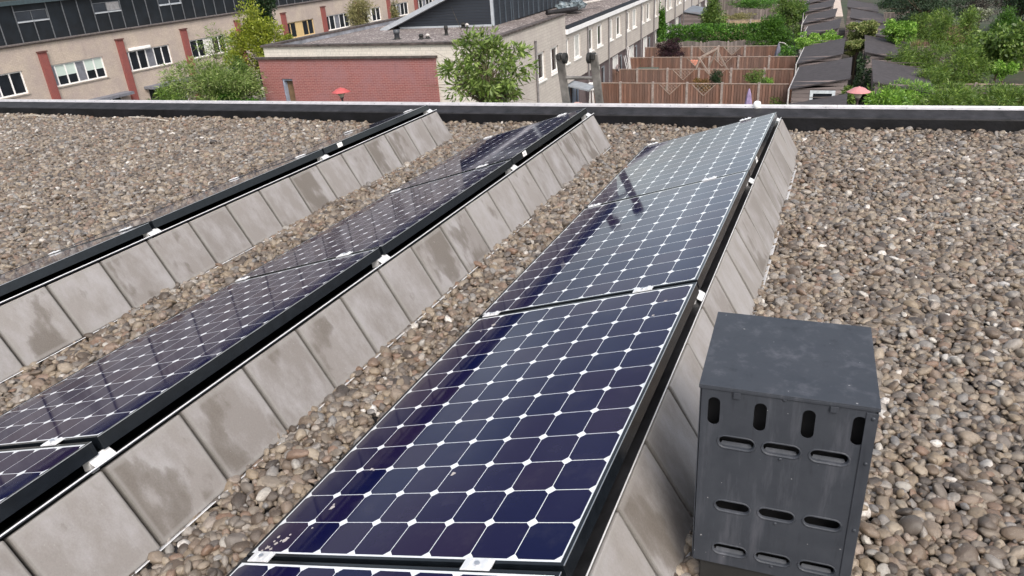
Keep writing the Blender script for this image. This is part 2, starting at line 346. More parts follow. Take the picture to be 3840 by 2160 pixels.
for rn, D, _, n, _s in ROWS:
    for k in range(n):
        r = proto if not plist else dup(proto); plist.append((r, rn, k))
        y0 = YEND-PITCH*k-PL
        j = random.uniform(-.003, .003)
        r.location = (D, y0+j*.5, Z0); r.rotation_euler = (random.uniform(-.0015, .0015), -TILT+random.uniform(-.003, .003), random.uniform(-.0015, .0015))
        where = ['first', 'second', 'third', 'fourth'][k]+' from the parapet'
        extra = {('right', 2): ', droppings in its corner'}.get((rn, k), '')
        tag(r, f'dark blue solar panel in {rn} row, {where}{extra}', 'solar panel', 'solar panels in three tilted rows')
for r, rn, k in plist:
        y0 = YEND-PITCH*k-PL
        if k == 0:   # type sticker on the high side of the end panel's frame
            yy = {'right': 3.484, 'middle': 3.374, 'left': 3.37}[rn]-y0
            s = MB(); s.box(PW+.0025, PW+.0035, yy-.03, yy+.03, -.040, -.008); st = s.build('sticker', M_white, r, local=True)
            s = MB()
            for i in range(5): s.box(PW+.0038, PW+.0042, yy-.022+i*.009, yy-.018+i*.009, -.030, -.016)
            s.build('print', flat('grey_print', (.3, .3, .32)), st, local=True)
            st.matrix_parent_inverse.identity()
        if rn == 'right' and k == 2:
            rr = random.Random(3)
            for cx_, cy_, sz in [(.10, .07, .010), (.075, .05, .006), (.06, .08, .005), (.055, .035, .008), (.075, .03, .006), (.045, .02, .005), (.10, .09, .004), (.165, .12, .004), (.17, .21, .009), (.166, .225, .004), (.54, .36, .008), (.14, 1.45, .012), (.10, 1.40, .005), (.95, 1.42, .007), (.93, 1.30, .006), (.06, .06, .004), (.085, .062, .004), (.19, .40, .007), (.205, .395, .004)]:
                n_ = 9; a0 = rr.random()*6; pts = [(cx_+math.cos(a)*sz*rr.uniform(.5, 1.3)*1.1, cy_+math.sin(a)*sz*rr.uniform(.5, 1.5), .0006) for a in [a0+2*PI*i/n_ for i in range(n_)]]
                s = MB(); s.poly([(a, b, -.0012) for a, b, c in pts], [tuple(range(n_))]); s.build('bird_dropping', flat('droppings', (.42, .38, .36), .9), r, local=True)

# mounting rails, brackets and clamps, one frame for each row
SA = 1.0523; CS, SS = math.cos(SA), math.sin(SA)
def rot_slope(x, z): return (x*CW-z*SW, x*SW+z*CW)      # panel-frame (x, z) to row (x, z)
for rn, D, _, n, ns in ROWS:
    y1 = 4.838; y0 = YEND-PITCH*n-.02
    fr = thing('mounting_frame', f'aluminium mounting frame with clamps and rails under the {rn} row of solar panels', 'mounting frame', (D, 0, 0), 0, 'mounting frames of the solar panels')
    xt, zt = 1.0001+.0402, .2605           # top front corner of the slabs
    nx, nz = SS, CS                        # outward normal of the slabs
    def sl(u, o): return (D+xt+u*CS+o*nx, zt-u*SS+o*nz)   # u down the slab, o outward
    t = MB(); t.prism([sl(-.014, -.085), sl(-.014, .001), sl(-.007, .001), sl(-.007, -.085)], 'y', y0, y1); t.build('top_rail', flat('rail_dark', (.05, .05, .055), .3, .6, .3, 12), fr)
    t = MB(); t.prism([sl(-.015, .0012), sl(-.015, .0032), sl(-.011, .0032), sl(-.011, .0012)], 'y', y0, y1); t.build('rail_edge', M_clamp, fr)
    t = MB(); t.prism([sl(.303, -.05), sl(.303, .012), sl(.306, .012), sl(.306, -.05)], 'y', y0, y1); t.build('bottom_rail', M_clamp, fr)
    t = MB()      # dark closing plate behind the slabs and low feet
    t.prism([sl(-.008, -.055), sl(.3, -.055), sl(.3, -.060), sl(-.008, -.060)], 'y', y0+.01, y1-.01); t.build('back_plate', M_dark, fr)
    t = MB(); t.box(D-.015, D+.05, y0, y1, -.02, .012); t.build('base_rail', M_blackframe, fr)
    hx, hz = rot_slope(PW, -.046)
    for k in range(n+1):
        yj = YEND+.010-PITCH*k
        if k == 0: yj -= .005
        t = MB(); a = Vector((D+hx-.012, 0, Z0+hz-.002)); b = Vector((*sl(-.016, .0)[:1], 0, sl(-.016, .0)[1]))
        t.prism([(a.x, a.z), (b.x, b.z), (b.x-.002, b.z-.004), (a.x-.002, a.z-.004)], 'y', yj-.045, yj+.030)
        t.box(a.x-.03, a.x+.006, yj-.045, yj-.020, a.z-.05, a.z-.004)
        t.build('bracket', M_clamp, fr, bevel=.001)
        t = MB(); t.prism([(D, .0), (D+hx-.03, Z0+hz-.01), (D+hx-.03, Z0+hz-.04), (D+hx-.03, -.01), (D, -.02)], 'y', yj-.012, yj+.006); t.build('truss', M_blackframe, fr)
        for sx in (.075, .82):
            t = MB(); y_0, y_1 = (yj-.018, yj+.018)
            def pt(x, y, z): q = rot_slope(x, z); return (D+q[0], y, Z0+q[1])
            for (xa, xb, ya, yb, za, zb) in [(sx-.042, sx+.042, y_0, y_1, .0008, .0045), (sx-.030, sx-.018, y_0, y_1, .0045, .008), (sx+.018, sx+.030, y_0, y_1, .0045, .008)]:
                t.poly([pt(xa, ya, za), pt(xb, ya, za), pt(xb, yb, za), pt(xa, yb, za), pt(xa, ya, zb), pt(xb, ya, zb), pt(xb, yb, zb), pt(xa, yb, zb)], [(0, 3, 2, 1), (4, 5, 6, 7), (0, 1, 5, 4), (1, 2, 6, 5), (2, 3, 7, 6), (3, 0, 4, 7)])
            c = t.build('clamp', M_clamp, fr, bevel=.0008)
            t = MB(); q = pt(sx, yj, .0045); t.lathe([(.0001, .006), (.007, .006), (.007, 0)], q, 10); t.build('bolt', M_alu, c).location = (-D, 0, 0)
            c.children[0].data.transform(Matrix.Translation((0, 0, 0)))
# fix: bolt meshes are built in world coordinates under a clamp that sits in the frame's own space
for o in bpy.data.objects:
    if o.name.startswith('bolt'): o.location = (-o.parent.parent.location.x, 0, 0)

# concrete slabs leaning behind every row
slab_me = None
LOOK = {('middle', 15): 'with a large wet brown streak and a white spot', ('middle', 14): 'with a rounded brown damp patch', ('middle', 16): 'with rusty speckled dirt'}
for rn, D, _, n, ns in ROWS:
    yend = {'right': 4.856, 'middle': 4.824, 'left': 4.836}[rn]
    for k in range(ns):
        if slab_me is None:
            mb = MB(); mb.box(-.1495, .1495, -.1470, .1470, -.045, 0)
            s = mb.build('concrete_paver', M_slab, None, bevel=.006, segs=2); slab_me = s.data
        else:
            s = bpy.data.objects.new('concrete_paver', slab_me); COL.objects.link(s)
            b = s.modifiers.new('bevel', 'BEVEL'); b.width = .006; b.segments = 2; b.limit_method = 'ANGLE'
        u = .1505+random.uniform(-.0015, .0015); yc = yend-.3027*(k+.5)
        s.location = (D+1.0403+u*CS, yc, .2605-u*SS)
        s.rotation_euler = (random.uniform(-.006, .006), SA+random.uniform(-.022, .018), random.uniform(-.006, .006))
        tag(s, f'grey concrete paver behind the {rn} panel row, {ORD[k]} from the parapet', 'concrete paver', 'concrete pavers leaning behind the solar panels')

# ------------------------------------------------------------------ our roof: membrane, parapet, trim, walls
PA = math.atan2(.562, 11.392)   # the parapet's turn against the rows
own = thing('flat_roofed_building', 'flat roofed building under the solar panels, with black parapet and pale metal edge trim', 'building', (-1.47, 5.386, 0), PA)
mb = MB(); mb.box(-14, 12, -12, -.001, -.3, -.022); mb.build('roof_deck', M_bitumen, own, local=True)
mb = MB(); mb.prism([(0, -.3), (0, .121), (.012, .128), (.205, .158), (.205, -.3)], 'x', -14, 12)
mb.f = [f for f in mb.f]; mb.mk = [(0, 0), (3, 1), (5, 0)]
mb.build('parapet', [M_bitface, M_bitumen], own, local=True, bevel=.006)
TJ = [-14, -10.6, -7.2, -3.82, -.36, 2.9, 6.3, 9.6, 12]
for a, b in zip(TJ[:-1], TJ[1:]):
    mb = MB(); mb.prism([(.195, .1585), (.203, .1635), (.228, .172), (.231, .183), (.238, .183), (.243, .165), (.243, .09), (.240, .09), (.240, .1585)], 'x', a+.001, b-.001)
    x = a+.2; mb.slot(1)
    while x < b-.05: mb.lathe([(.0001, .004), (.006, .003), (.007, 0)], (x, .214, .168), 8); x += .33
    mb.build('edge_trim', [M_trim, M_grey], own, local=True)
mb = MB(); mb.box(-14, 12, .2055, .238, -7.1, .088); mb.box(-14, -13.7, -12, 0, -7.1, -.31); mb.box(11.7, 12, -12, 0, -7.1, -.31); mb.box(-14, 12, -12.3, -12, -7.1, -.31); mb.build('wall', M_cream, own, local=True)

# loose pebbles: one object, geometry-node instances on scattered points
def scatter():
    pts = []
    def h(x, y): return 0
    for layer, (sp, zz) in enumerate([(.0275, -.012), (.026, .000), (.060, .012)]):
        xs = np.arange(-9.6, 4.6, sp); ys = np.arange(-1.6, 5.75, sp)
        X, Y = np.meshgrid(xs, ys); X = X+RNG.uniform(-.45, .45, X.shape)*sp; Y = Y+RNG.uniform(-.45, .45, Y.shape)*sp
        X = X.ravel(); Y = Y.ravel()
        # only where the camera (and a step beside it) can look; nothing under the panels' middle, nothing beyond the parapet
        keep = Y < 5.455+.0493*X-.012
        keep &= ~((X < -6.2) & (Y < 1.2)) & ~((X < -3.2-.0) & (Y < (-X-3.2)*.9-1.0))
        for _, D, *_r in ROWS: keep &= ~((X > D+.16) & (X < D+.99) & (Y < 4.70))
        for _, D, *_r in ROWS: keep &= ~((X > D+1.00) & (X < D+1.155) & (Y < 4.83) & (X < 99))
        X = X[keep]; Y = Y[keep]
        Z = zz+RNG.uniform(-.005, .006, X.shape)
        # heaps: the gravel lies uneven, piled a little towards the parapet
        Z = Z+.010*np.sin(X*2.3+1.7*np.sin(Y*1.9))*np.cos(Y*2.9+X)+.006*np.sin(X*6+Y*4)
        d = np.clip((Y-(5.455+.0493*X)+.5)/.5, 0, 1); Z += .03*d*d*(1-.5*np.sin(X*1.7))
        for _, D, *_r in ROWS:      # kept flat beside the rows
            nr = np.exp(-((X-D-.0)/.10)**2)+np.exp(-((X-D-1.2)/.07)**2); Z -= .008*np.clip(nr, 0, 1)
        pts.append(np.stack([X, Y, Z], 1))
    return np.concatenate(pts)
P = scatter(); n = len(P)
me = bpy.data.meshes.new('gravel'); me.vertices.add(n); me.vertices.foreach_set('co', P.astype('f').ravel())
a = me.attributes.new('rnd', 'FLOAT', 'POINT'); a.data.foreach_set('value', RNG.random(n).astype('f'))
rot = np.stack([RNG.normal(0, .38, n), RNG.normal(0, .38, n), RNG.uniform(0, 2*PI, n)], 1)
a = me.attributes.new('rot', 'FLOAT_VECTOR', 'POINT'); a.data.foreach_set('vector', rot.astype('f').ravel())
sz = np.exp(RNG.normal(math.log(.0154), .33, n)).clip(.007, .034)
scl = np.stack([sz*RNG.uniform(.95, 1.35, n), sz*RNG.uniform(.75, 1.0, n), sz*RNG.uniform(.45, .8, n)], 1)
a = me.attributes.new('scl', 'FLOAT_VECTOR', 'POINT'); a.data.foreach_set('vector', scl.astype('f').ravel())
me.materials.append(M_pebble)
grav = bpy.data.objects.new('gravel', me); COL.objects.link(grav); tag(grav, 'loose brown and grey round pebbles covering the flat roof around the panels', 'gravel', kind='stuff')
ng = bpy.data.node_groups.new('pebble_scatter', 'GeometryNodeTree')
ng.interface.new_socket('Geometry', in_out='INPUT', socket_type='NodeSocketGeometry'); ng.interface.new_socket('Geometry', in_out='OUTPUT', socket_type='NodeSocketGeometry')
gi = ng.nodes.new('NodeGroupInput'); go = ng.nodes.new('NodeGroupOutput')
g2i = ng.nodes.new('GeometryNodeGeometryToInstance')
for i in range(8):
    ico = ng.nodes.new('GeometryNodeMeshIcoSphere'); ico.inputs['Subdivisions'].default_value = 3
    sp = ng.nodes.new('GeometryNodeSetPosition'); nz = ng.nodes.new('ShaderNodeTexNoise'); nz.noise_dimensions = '4D'
    nz.inputs['W'].default_value = i*3.7; nz.inputs['Scale'].default_value = .75 if i % 3 else 1.1; nz.inputs['Detail'].default_value = 1.2
    sub = ng.nodes.new('ShaderNodeVectorMath'); sub.operation = 'SUBTRACT'; sub.inputs[1].default_value = (.5, .5, .5)
    sc = ng.nodes.new('ShaderNodeVectorMath'); sc.operation = 'SCALE'; sc.inputs['Scale'].default_value = .8
    ng.links.new(nz.outputs['Color'], sub.inputs[0]); ng.links.new(sub.outputs[0], sc.inputs[0])
    ng.links.new(ico.outputs['Mesh'], sp.inputs['Geometry']); ng.links.new(sc.outputs[0], sp.inputs['Offset'])
    sm = ng.nodes.new('GeometryNodeSetMaterial'); sm.inputs['Material'].default_value = M_pebble
    ss_ = ng.nodes.new('GeometryNodeSetShadeSmooth')
    ng.links.new(sp.outputs[0], ss_.inputs['Geometry']); ng.links.new(ss_.outputs[0], sm.inputs['Geometry'])
    ng.links.new(sm.outputs[0], g2i.inputs['Geometry'])
iop = ng.nodes.new('GeometryNodeInstanceOnPoints'); iop.inputs['Pick Instance'].default_value = True
def nattr(nm, ty):
    n_ = ng.nodes.new('GeometryNodeInputNamedAttribute'); n_.data_type = ty; n_.inputs['Name'].default_value = nm; return n_.outputs['Attribute']
ri = ng.nodes.new('FunctionNodeRandomValue'); ri.data_type = 'INT'; ri.inputs[4].default_value = 0; ri.inputs[5].default_value = 7
ng.links.new(gi.outputs[0], iop.inputs['Points']); ng.links.new(g2i.outputs[0], iop.inputs['Instance']); ng.links.new(ri.outputs[2], iop.inputs['Instance Index'])
ng.links.new(nattr('rot', 'FLOAT_VECTOR'), iop.inputs['Rotation']); ng.links.new(nattr('scl', 'FLOAT_VECTOR'), iop.inputs['Scale'])
ng.links.new(iop.outputs[0], go.inputs[0])
md = grav.modifiers.new('scatter', 'NODES'); md.node_group = ng
# a few twigs lying at the parapet
for i, (a, b) in enumerate([((-8.3, 4.93, .03), (-7.4, 4.96, .035)), ((-6.25, 5.02, .06), (-5.6, 5.00, .035))]):
    mb = MB(); mb.tube([a, ((a[0]+b[0])/2, (a[1]+b[1])/2+.01, .06), b], .006, 6)
    tag(mb.build('twig', flat('pale_twig', (.42, .38, .33), .8)), ['pale thin twig on the gravel at the far left of the parapet', 'pale thin twig on the gravel left of the left panel row'][i], 'twig', 'twigs on the gravel')

# ------------------------------------------------------------------ the vent box in the foreground
BX = thing('vent_housing', 'dark grey metal vent box with slotted front standing beside the right slab row', 'vent box', (1.222, .38, 0), .047)
bw, bd, bt, bz = .380, .375, .641, .095
def pill(cx, cz, hw, hh, n=8):
    """outline of a slot, in (x, z)"""
    r = min(hw, hh); pts = []
    if hw >= hh:
        for i in range(n+1): a = -PI/2+PI*i/n; pts.append((cx+hw-r+r*math.cos(a), cz+r*math.sin(a)))
        for i in range(n+1): a = PI/2+PI*i/n; pts.append((cx-hw+r+r*math.cos(a), cz+r*math.sin(a)))
    else:
        for i in range(n+1): a = PI*i/n; pts.append((cx+r*math.cos(a), cz+hh-r+r*math.sin(a)))
        for i in range(n+1): a = PI+PI*i/n; pts.append((cx+r*math.cos(a), cz-hh+r+r*math.sin(a)))
    return pts
slots = [(.034, .570, .0138, .0385), (.138, .571, .0138, .0385), (.242, .571, .0138, .0385), (.346, .573, .0138, .0385)]
louv = [(.090, .486, 0), (.191, .487, 0), (.295, .488, 0), (.092, .290, 1), (.196, .291, 1), (.300, .293, 1), (.094, .147, 0), (.199, .148, 0), (.303, .149, 0)]
bm = bmesh.new()
def loop(pts, y=0):
    vs_ = [bm.verts.new((x, y, z)) for x, z in pts]
    return [bm.edges.new((vs_[i], vs_[(i+1) % len(vs_)])) for i in range(len(vs_))]
ed = loop([(.004, bz), (bw-.004, bz), (bw-.004, bt-.006), (.004, bt-.006)])
for s in slots: ed += loop(pill(*s))
for x, z, _ in louv: ed += loop(pill(x, z, .046, .021))
bmesh.ops.triangle_fill(bm, edges=ed, use_beauty=True, use_dissolve=False)
me = bpy.data.meshes.new('front_plate'); bm.to_mesh(me); bm.free(); me.materials.append(M_box)
fp = bpy.data.objects.new('front_plate', me); COL.objects.link(fp); fp.parent = BX
so = fp.modifiers.new('thick', 'SOLIDIFY'); so.thickness = .002; so.offset = 0
for x, z, op in louv:
    # pressed louvre: rounded hood rising from the sheet towards the slot's upper edge
    rings = [(.046, .021, 0), (.044, .019, .0025), (.041, .0155, .0062), (.0385, .0125, .0072), (.037, .0112, .0055), (.036, .0102, -.001)]
    if not op: rings = [(.046, .021, 0), (.0445, .0192, .0022), (.042, .0165, .0018), (.0405, .0148, -.002), (.0395, .0138, -.006)]
    else: rings = [(.046, .021, 0), (.0445, .0190, .0022), (.042, .0160, .0022), (.0405, .0145, -.001), (.040, .0140, -.006)]
    mb = MB(); L0 = None
    for hw, hh, dep in rings:
        # louvres scoop downward: the slot sits a little below the middle of the pressing
        pts = [(px, -dep, pz) for px, pz in pill(x, z, hw, hh)]
        o0 = len(mb.v); mb.v += pts; k = len(pts)
        if L0 is not None: mb.f += [(L0+i, L0+(i+1) % k, o0+(i+1) % k, o0+i) for i in range(k)]
        L0 = o0
    if not op:      # flap pressed inwards from the lower edge, leaving a slit above it
        lo = sorted([p for p in pill(x, z, .0395, .0138) if p[1] <= z-.0085]); nl = len(lo); o0 = len(mb.v)
        mb.v += [(px, .006, pz) for px, pz in lo]+[(x-.0330, .014, z-.0075), (x+.0330, .014, z-.0075)]; mb.f.append(tuple(range(o0, o0+nl))+(o0+nl+1, o0+nl))
    mb.build('louvre', M_box, BX, smooth=True, local=True)
mb = MB(); tk = .002
mb.box(.0, .002, .001, bd, bz, bt-.006); mb.box(bw-.002, bw, .001, bd, bz, bt-.006); mb.box(.002, bw-.002, bd-.002, bd, bz, bt-.006)
mb.build('casing', M_box, BX, local=True)
mb = MB(); mb.box(.006, bw-.006, .050, .052, bz, bt-.01); mb.build('inner_baffle', M_dark, BX, local=True)
mb = MB(); mb.box(-.0025, bw+.0025, -.004, bd+.002, bt-.003, bt); mb.box(-.0022, bw+.0022, -.0042, -.0024, bt-.010, bt-.003); mb.box(-.0026, -.0010, -.0024, bd, bt-.010, bt-.003); mb.box(bw+.0012, bw+.0026, -.0024, bd, bt-.010, bt-.003)
mb.build('lid', M_box, BX, bevel=.0015, local=True)
mb = MB(); mb.box(bw-.024, bw+.001, -.0035, -.0012, bz, bt-.016); mb.build('corner_flange', M_box, BX, bevel=.001, local=True)
for x, z in [(.187, .628), (.371, .612), (.371, .490), (.371, .294), (.371, .14), (.191, .462), (.196, .266), (.199, .124)]:
    mb = MB(); q = [(.0044, 0), (.0040, .0018), (.0018, .0026), (.0001, .0026)]
    n_ = 12; o0 = 0
    for r, h in q:
        for j in range(n_): a = 2*PI*j/n_; mb.v.append((x+r*math.cos(a), -.0038-h if x > .36 else -.0012-h, z+r*math.sin(a)))
    for i in range(len(q)-1):
        for j in range(n_): mb.f.append((i*n_+j, i*n_+(j+1) % n_, (i+1)*n_+(j+1) % n_, (i+1)*n_+j))
    mb.build('rivet', M_box, BX, smooth=True, local=True)
for x in (.084, .291):
    mb = MB(); mb.box(x-.008, x+.008, -.0065, -.0045, bt-.026, bt-.010); mb.box(x-.008, x+.008, -.0045, -.0012, bt-.026, bt-.0235); mb.build('tab', M_box, BX, local=True, bevel=.0008)
mb = MB(); mb.box(.02, bw-.02, .012, bd-.02, -.02, bz+.002); mb.build('base', M_rubber, BX, local=True, bevel=.004)
mb = MB(); mb.box(.002, bw-.002, .010, bd-.003, bz+.002, bz+.005); mb.build('bottom_plate', M_dark, BX, local=True)

# ================================================================== THE NEIGHBOURHOOD
GZ = -7.1
mb = MB(); mb.box(-150, 60, 6, 260, GZ-1, GZ); struct('ground', mb, M_ground)
mb = MB(); mb.box(-37.2, -30, 5, 200, GZ, GZ+.004); struct('road', mb, flat('asphalt', (.05, .05, .052), .9, 0, .2, 3))
mb = MB(); mb.box(-38.3, -37.2, 5, 200, GZ, GZ+.12); struct('pavement', mb, flat('pavement_tiles', (.22, .20, .19), .9, 0, .25, 3))
mb = MB(); mb.poly([(1.65, 20, GZ+.004), (3.1, 20, GZ+.004), (.55, 84, GZ+.004), (-.6, 84, GZ+.004)], [(0, 1, 2, 3)])
struct('path', mb, flat('mossy_paving', (.085, .072, .055), .9, 0, .5, 1.5))
mb = MB()
for i in range(16): mb.box(-.75-.05*i, .50-.05*i, 84.2+i*1.25, 85.3+i*1.25, GZ, GZ+.03)
struct('far_paving', mb, flat('pale_paving', (.46, .38, .33), .9, 0, .15, 2))

def tbox(mb, T, s0, s1, n0, n1, z0, z1):
    P_ = [T(s0, n0, z0), T(s1, n0, z0), T(s1, n1, z0), T(s0, n1, z0), T(s0, n0, z1), T(s1, n0, z1), T(s1, n1, z1), T(s0, n1, z1)]
    return mb.poly(P_, [(0, 3, 2, 1), (4, 5, 6, 7), (0, 1, 5, 4), (1, 2, 6, 5), (2, 3, 7, 6), (3, 0, 4, 7)])
def facade(mb, T, s0, s1, z0, z1, holes, dep=.12, n=0):
    S = sorted({s0, s1, *[h[0] for h in holes], *[h[1] for h in holes]}); Z = sorted({z0, z1, *[h[2] for h in holes], *[h[3] for h in holes]})
    for a, b in zip(S[:-1], S[1:]):
        for c, d in zip(Z[:-1], Z[1:]):
            if any(h[0] <= (a+b)/2 <= h[1] and h[2] <= (c+d)/2 <= h[3] for h in holes): continue
            mb.quad(T(a, n, c), T(b, n, c), T(b, n, d), T(a, n, d))
    for a, b, c, d in holes:
        for p, q in (((a, c), (b, c)), ((b, c), (b, d)), ((b, d), (a, d)), ((a, d), (a, c))):
            mb.quad(T(p[0], n, p[1]), T(q[0], n, q[1]), T(q[0], n-dep, q[1]), T(p[0], n-dep, p[1]))
def window(T, parent, s0, s1, z0, z1, cells, fm, n=0, dep=.12, fw=.055, sill=True, sillmat=None, kinds=None, blind=None):
    """cells: list of (width share, kind); kinds g glass, p panel"""
    f = MB(); tot = sum(c[0] for c in cells); x = s0; n1 = n-dep+.06; n0 = n-dep
    tbox(f, T, s0, s1, n0, n1, z0, z0+fw); tbox(f, T, s0, s1, n0, n1, z1-fw, z1)
    gl = MB(); pn = MB(); bl = MB(); W_ = s1-s0; ed = []
    for i, (wd, kd) in enumerate(cells):
        x2 = x+W_*wd/tot; ed.append(x); a, b = x+(fw if i == 0 else fw*.5), x2-(fw if i == len(cells)-1 else fw*.5)
        if kd == 'g': gl.quad(T(a, n1-.035, z0+fw), T(b, n1-.035, z0+fw), T(b, n1-.035, z1-fw), T(a, n1-.035, z1-fw))
        elif kd == 'b':
            gl.quad(T(a, n1-.035, z0+fw), T(b, n1-.035, z0+fw), T(b, n1-.035, z1-fw), T(a, n1-.035, z1-fw))
            tbox(bl, T, a, b, n1-.032, n1-.028, z0+(z1-z0)*.45, z1-fw)
        else: tbox(pn, T, a, b, n1-.05, n1-.012, z0+fw, z1-fw)
        x = x2
    ed.append(s1)
    for i, e in enumerate(ed):
        a, b = (e, e+fw) if i == 0 else ((e-fw, e) if i == len(ed)-1 else (e-fw*.5, e+fw*.5))
        tbox(f, T, a, b, n0, n1, z0+fw, z1-fw)
    wo = f.build('window', fm, parent)
    def sub(mb_, nm, mt):
        if mb_.f:
            o = mb_.build(nm, mt, parent); o.parent = wo
    sub(gl, 'pane', M_glass); sub(bl, 'blind', blind or M_white); sub(pn, 'panel', kinds or M_grey)
    if sill:
        sb = MB(); tbox(sb, T, s0-.04, s1+.04, n-dep+.0, n+.05, z0-.07, z0-.002); sub(sb, 'sill', sillmat or M_coping)
    return wo

# ------------------------------------------------------------------ the beige terrace on the left (faces +x)
XL = -38.5
TL = lambda s, n, z: (XL+n, s, z)
TA = lambda s, n, z: (-41.2+n, s, z)
M_blind = flat('pale_green_blind', (.48, .56, .52), .7, 0, .03)
M_pgrey = flat('grey_panel', (.15, .155, .18), .6); M_ochre = flat('ochre_paint', (.55, .40, .20), .6, 0, .06); M_pwhite = flat('white_panel', (.66, .64, .60), .6, 0, .05)
M_capp = flat('pillar_cap', (.10, .04, .035), .8)
HL = {-1: ('with dark panes cut by the picture edge', 'first'), 0: ('with pale green half drawn blinds', ''), 1: ('with a white sunblind box above its window', ''), 2: ('with white window panels behind the willow', ''), 3: ('mostly hidden by the dark conifer', ''),
      4: ('with ochre window frames', ''), 5: ('with white frames behind the coping', ''), 6: ('behind the tall pale bamboo', ''), 7: ('with white frames left of the sloping zinc verge', ''), 8: ('farthest along, beside the sloping zinc verge', '')}
for k in range(-1, 9):
    y0 = 26.45+4.98*k; y1 = y0+4.98
    h = thing('terraced_house', f'beige brick terraced house {HL[k][0]}', 'house', (XL, y0, GZ), 0, 'beige brick houses of the left terrace')
    wy0, wy1 = y0+.16, y0+3.64
    mb = MB(); holes = [(wy0, wy1, -3.87, -2.70), (y0+1.2, y0+4.2, -6.9, -5.0)]
    facade(mb, TL, y0, y1, GZ, -1.47, holes, .14)
    tbox(mb, TL, y0, y1, -9.6, -9.5, GZ, -1.47); mb.quad((XL-9.5, y0, -1.62), (XL-.001, y0, -1.62), (XL-.001, y1, -1.62), (XL-9.5, y1, -1.62))
    mb.build('wall', M_beige, h)
    ff = {4: M_ochre}.get(k, M_white); pk = {4: M_ochre, 2: M_pwhite, 6: M_pwhite}.get(k, M_pgrey)
    cells = {0: [(.5, 'p'), (.75, 'b'), (.75, 'b'), (.7, 'p'), (.75, 'b'), (.75, 'b')], 1: [(.45, 'p'), (.75, 'g'), (.75, 'g'), (.75, 'p'), (.75, 'g'), (.75, 'g')],
             2: [(.35, 'p'), (.75, 'g'), (.75, 'g'), (.9, 'p'), (.75, 'g'), (.75, 'g')], 4: [(.75, 'g'), (.75, 'g'), (.95, 'p'), (.8, 'g'), (.8, 'g')]}.get(k, [(.7, 'g'), (.7, 'g'), (.7, 'p'), (.7, 'g'), (.7, 'g')])
    window(TL, h, wy0, wy1, -3.87, -2.70, cells, ff, 0, .14, .07, True, flat('stone_sill', (.26, .23, .20), .9), pk, M_blind)
    window(TL, h, y0+1.2, y0+4.2, -6.9, -5.0, [(1, 'g'), (1, 'g'), (.6, 'g')], M_white, 0, .14, .07, False)
    mb = MB(); tbox(mb, TL, y0+.9, y0+4.5, .002, .75, -5.02, -4.86); mb.build('canopy', M_pgrey, h)
    if k == 1: mb = MB(); tbox(mb, TL, y0+.5, y0+2.1, .002, .14, -2.69, -2.52); mb.build('sunblind_box', M_white, h, bevel=.02)
    mb = MB(); tbox(mb, TL, y0-.22, y0+.22, .0, .16, GZ, -1.97); p = mb.build('pillar', M_redpillar, h)
    mb = MB(); tbox(mb, TL, y0-.27, y0+.27, .001, .22, -1.97, -1.90); q = mb.build('pillar_cap', M_capp, h); q.parent = p
    mb = MB(); mb.tube([(XL+.07, y0, -1.44), (XL+.07, y1-.01, -1.44)], .075, 10); mb.tube([(XL+.125, y0+.1, -1.38), (XL+.125, y0+.1, -1.5)], .01, 6); mb.build('gutter', flat('gutter_brown', (.09, .075, .07), .6, 0, .3, 8), h)
    ay0, ay1 = y0+.05, y0+5.03
    mb = MB(); wa, wb = ay0+.996, ay0+2*.996+.996
    facade(mb, TA, ay0, ay1, -1.62, .40, [(wa+.03, wb-.03, -.48, .06)], .08)
    mb.quad(TA(ay0, 0, .4), TA(ay1, 0, .4), TA(ay1, -6.5, -.9), TA(ay0, -6.5, -.9))
    mb.slot(1)
    for i in range(5):
        yy = ay0+i*.996
        if i == 2: tbox(mb, TA, yy-.022, yy+.022, .001, .05, -1.62, -.50)
        else: tbox(mb, TA, yy-.022, yy+.022, .001, .05, -1.62, .38)
    mb.build('attic_wall', [M_siding2, flat('seam', (.11, .12, .135), .5, .2)], h)
    window(TA, h, wa+.03, wb-.03, -.48, .06, [(1, 'g'), (1, 'p' if k == 1 else 'g')], flat('seam', (.1, .1, .1)) if k != 2 else M_zinc, 0, .06, .03, True, M_zinc, flat('roller_grey', (.2, .2, .21), .6))
    mb = MB(); tbox(mb, TA, ay0, ay1, -.1, .22, .40, .62); mb.build('eaves', flat('eaves_blue', (.035, .055, .065), .6), h)

# ------------------------------------------------------------------ the white terrace on the right, turned by two degrees
tx, ty = -.035/math.hypot(.035, 1), 1/math.hypot(.035, 1)
TR = lambda s, n, z: (-10.2+s*tx+n*ty, 22.8+s*ty-n*tx, z)
eb = thing('end_house', 'white brick end house with red brick annex and gravel roof behind the leafy young tree', 'house', (-15, 22.8, GZ))
mb = MB(); H1 = [(5.36, 6.42, -3.70, -2.55), (7.14, 8.26, -3.67, -2.57), (1.1, 2.0, -5.2, -3.3), (5.3, 7.0, -7.0, -4.95)]
facade(mb, TR, 0, 9.36, GZ, -1.42, H1, .14)
mb.build('side_wall', M_cream, eb)
TF = lambda s, n, z: (s, 22.8-n, z)
mb = MB(); facade(mb, TF, -19.92, -10.2, GZ, -1.42, [(-11.25, -10.65, -5.6, -4.0), (-19.3, -18.6, -5.2, -2.6)], .14); mb.quad((-19.92, 22.8, GZ), (-19.92, 33, GZ), (-19.92, 33, -1.42), (-19.92, 22.8, -1.42)); mb.build('front_wall', M_creamband, eb)
window(TF, eb, -11.25, -10.65, -5.6, -4.0, [(1, 'g')], M_white, 0, .14, .06, False)
window(TR, eb, *H1[0], [(.45, 'g'), (1, 'g')], M_white, 0, .14, .09, True, M_white)
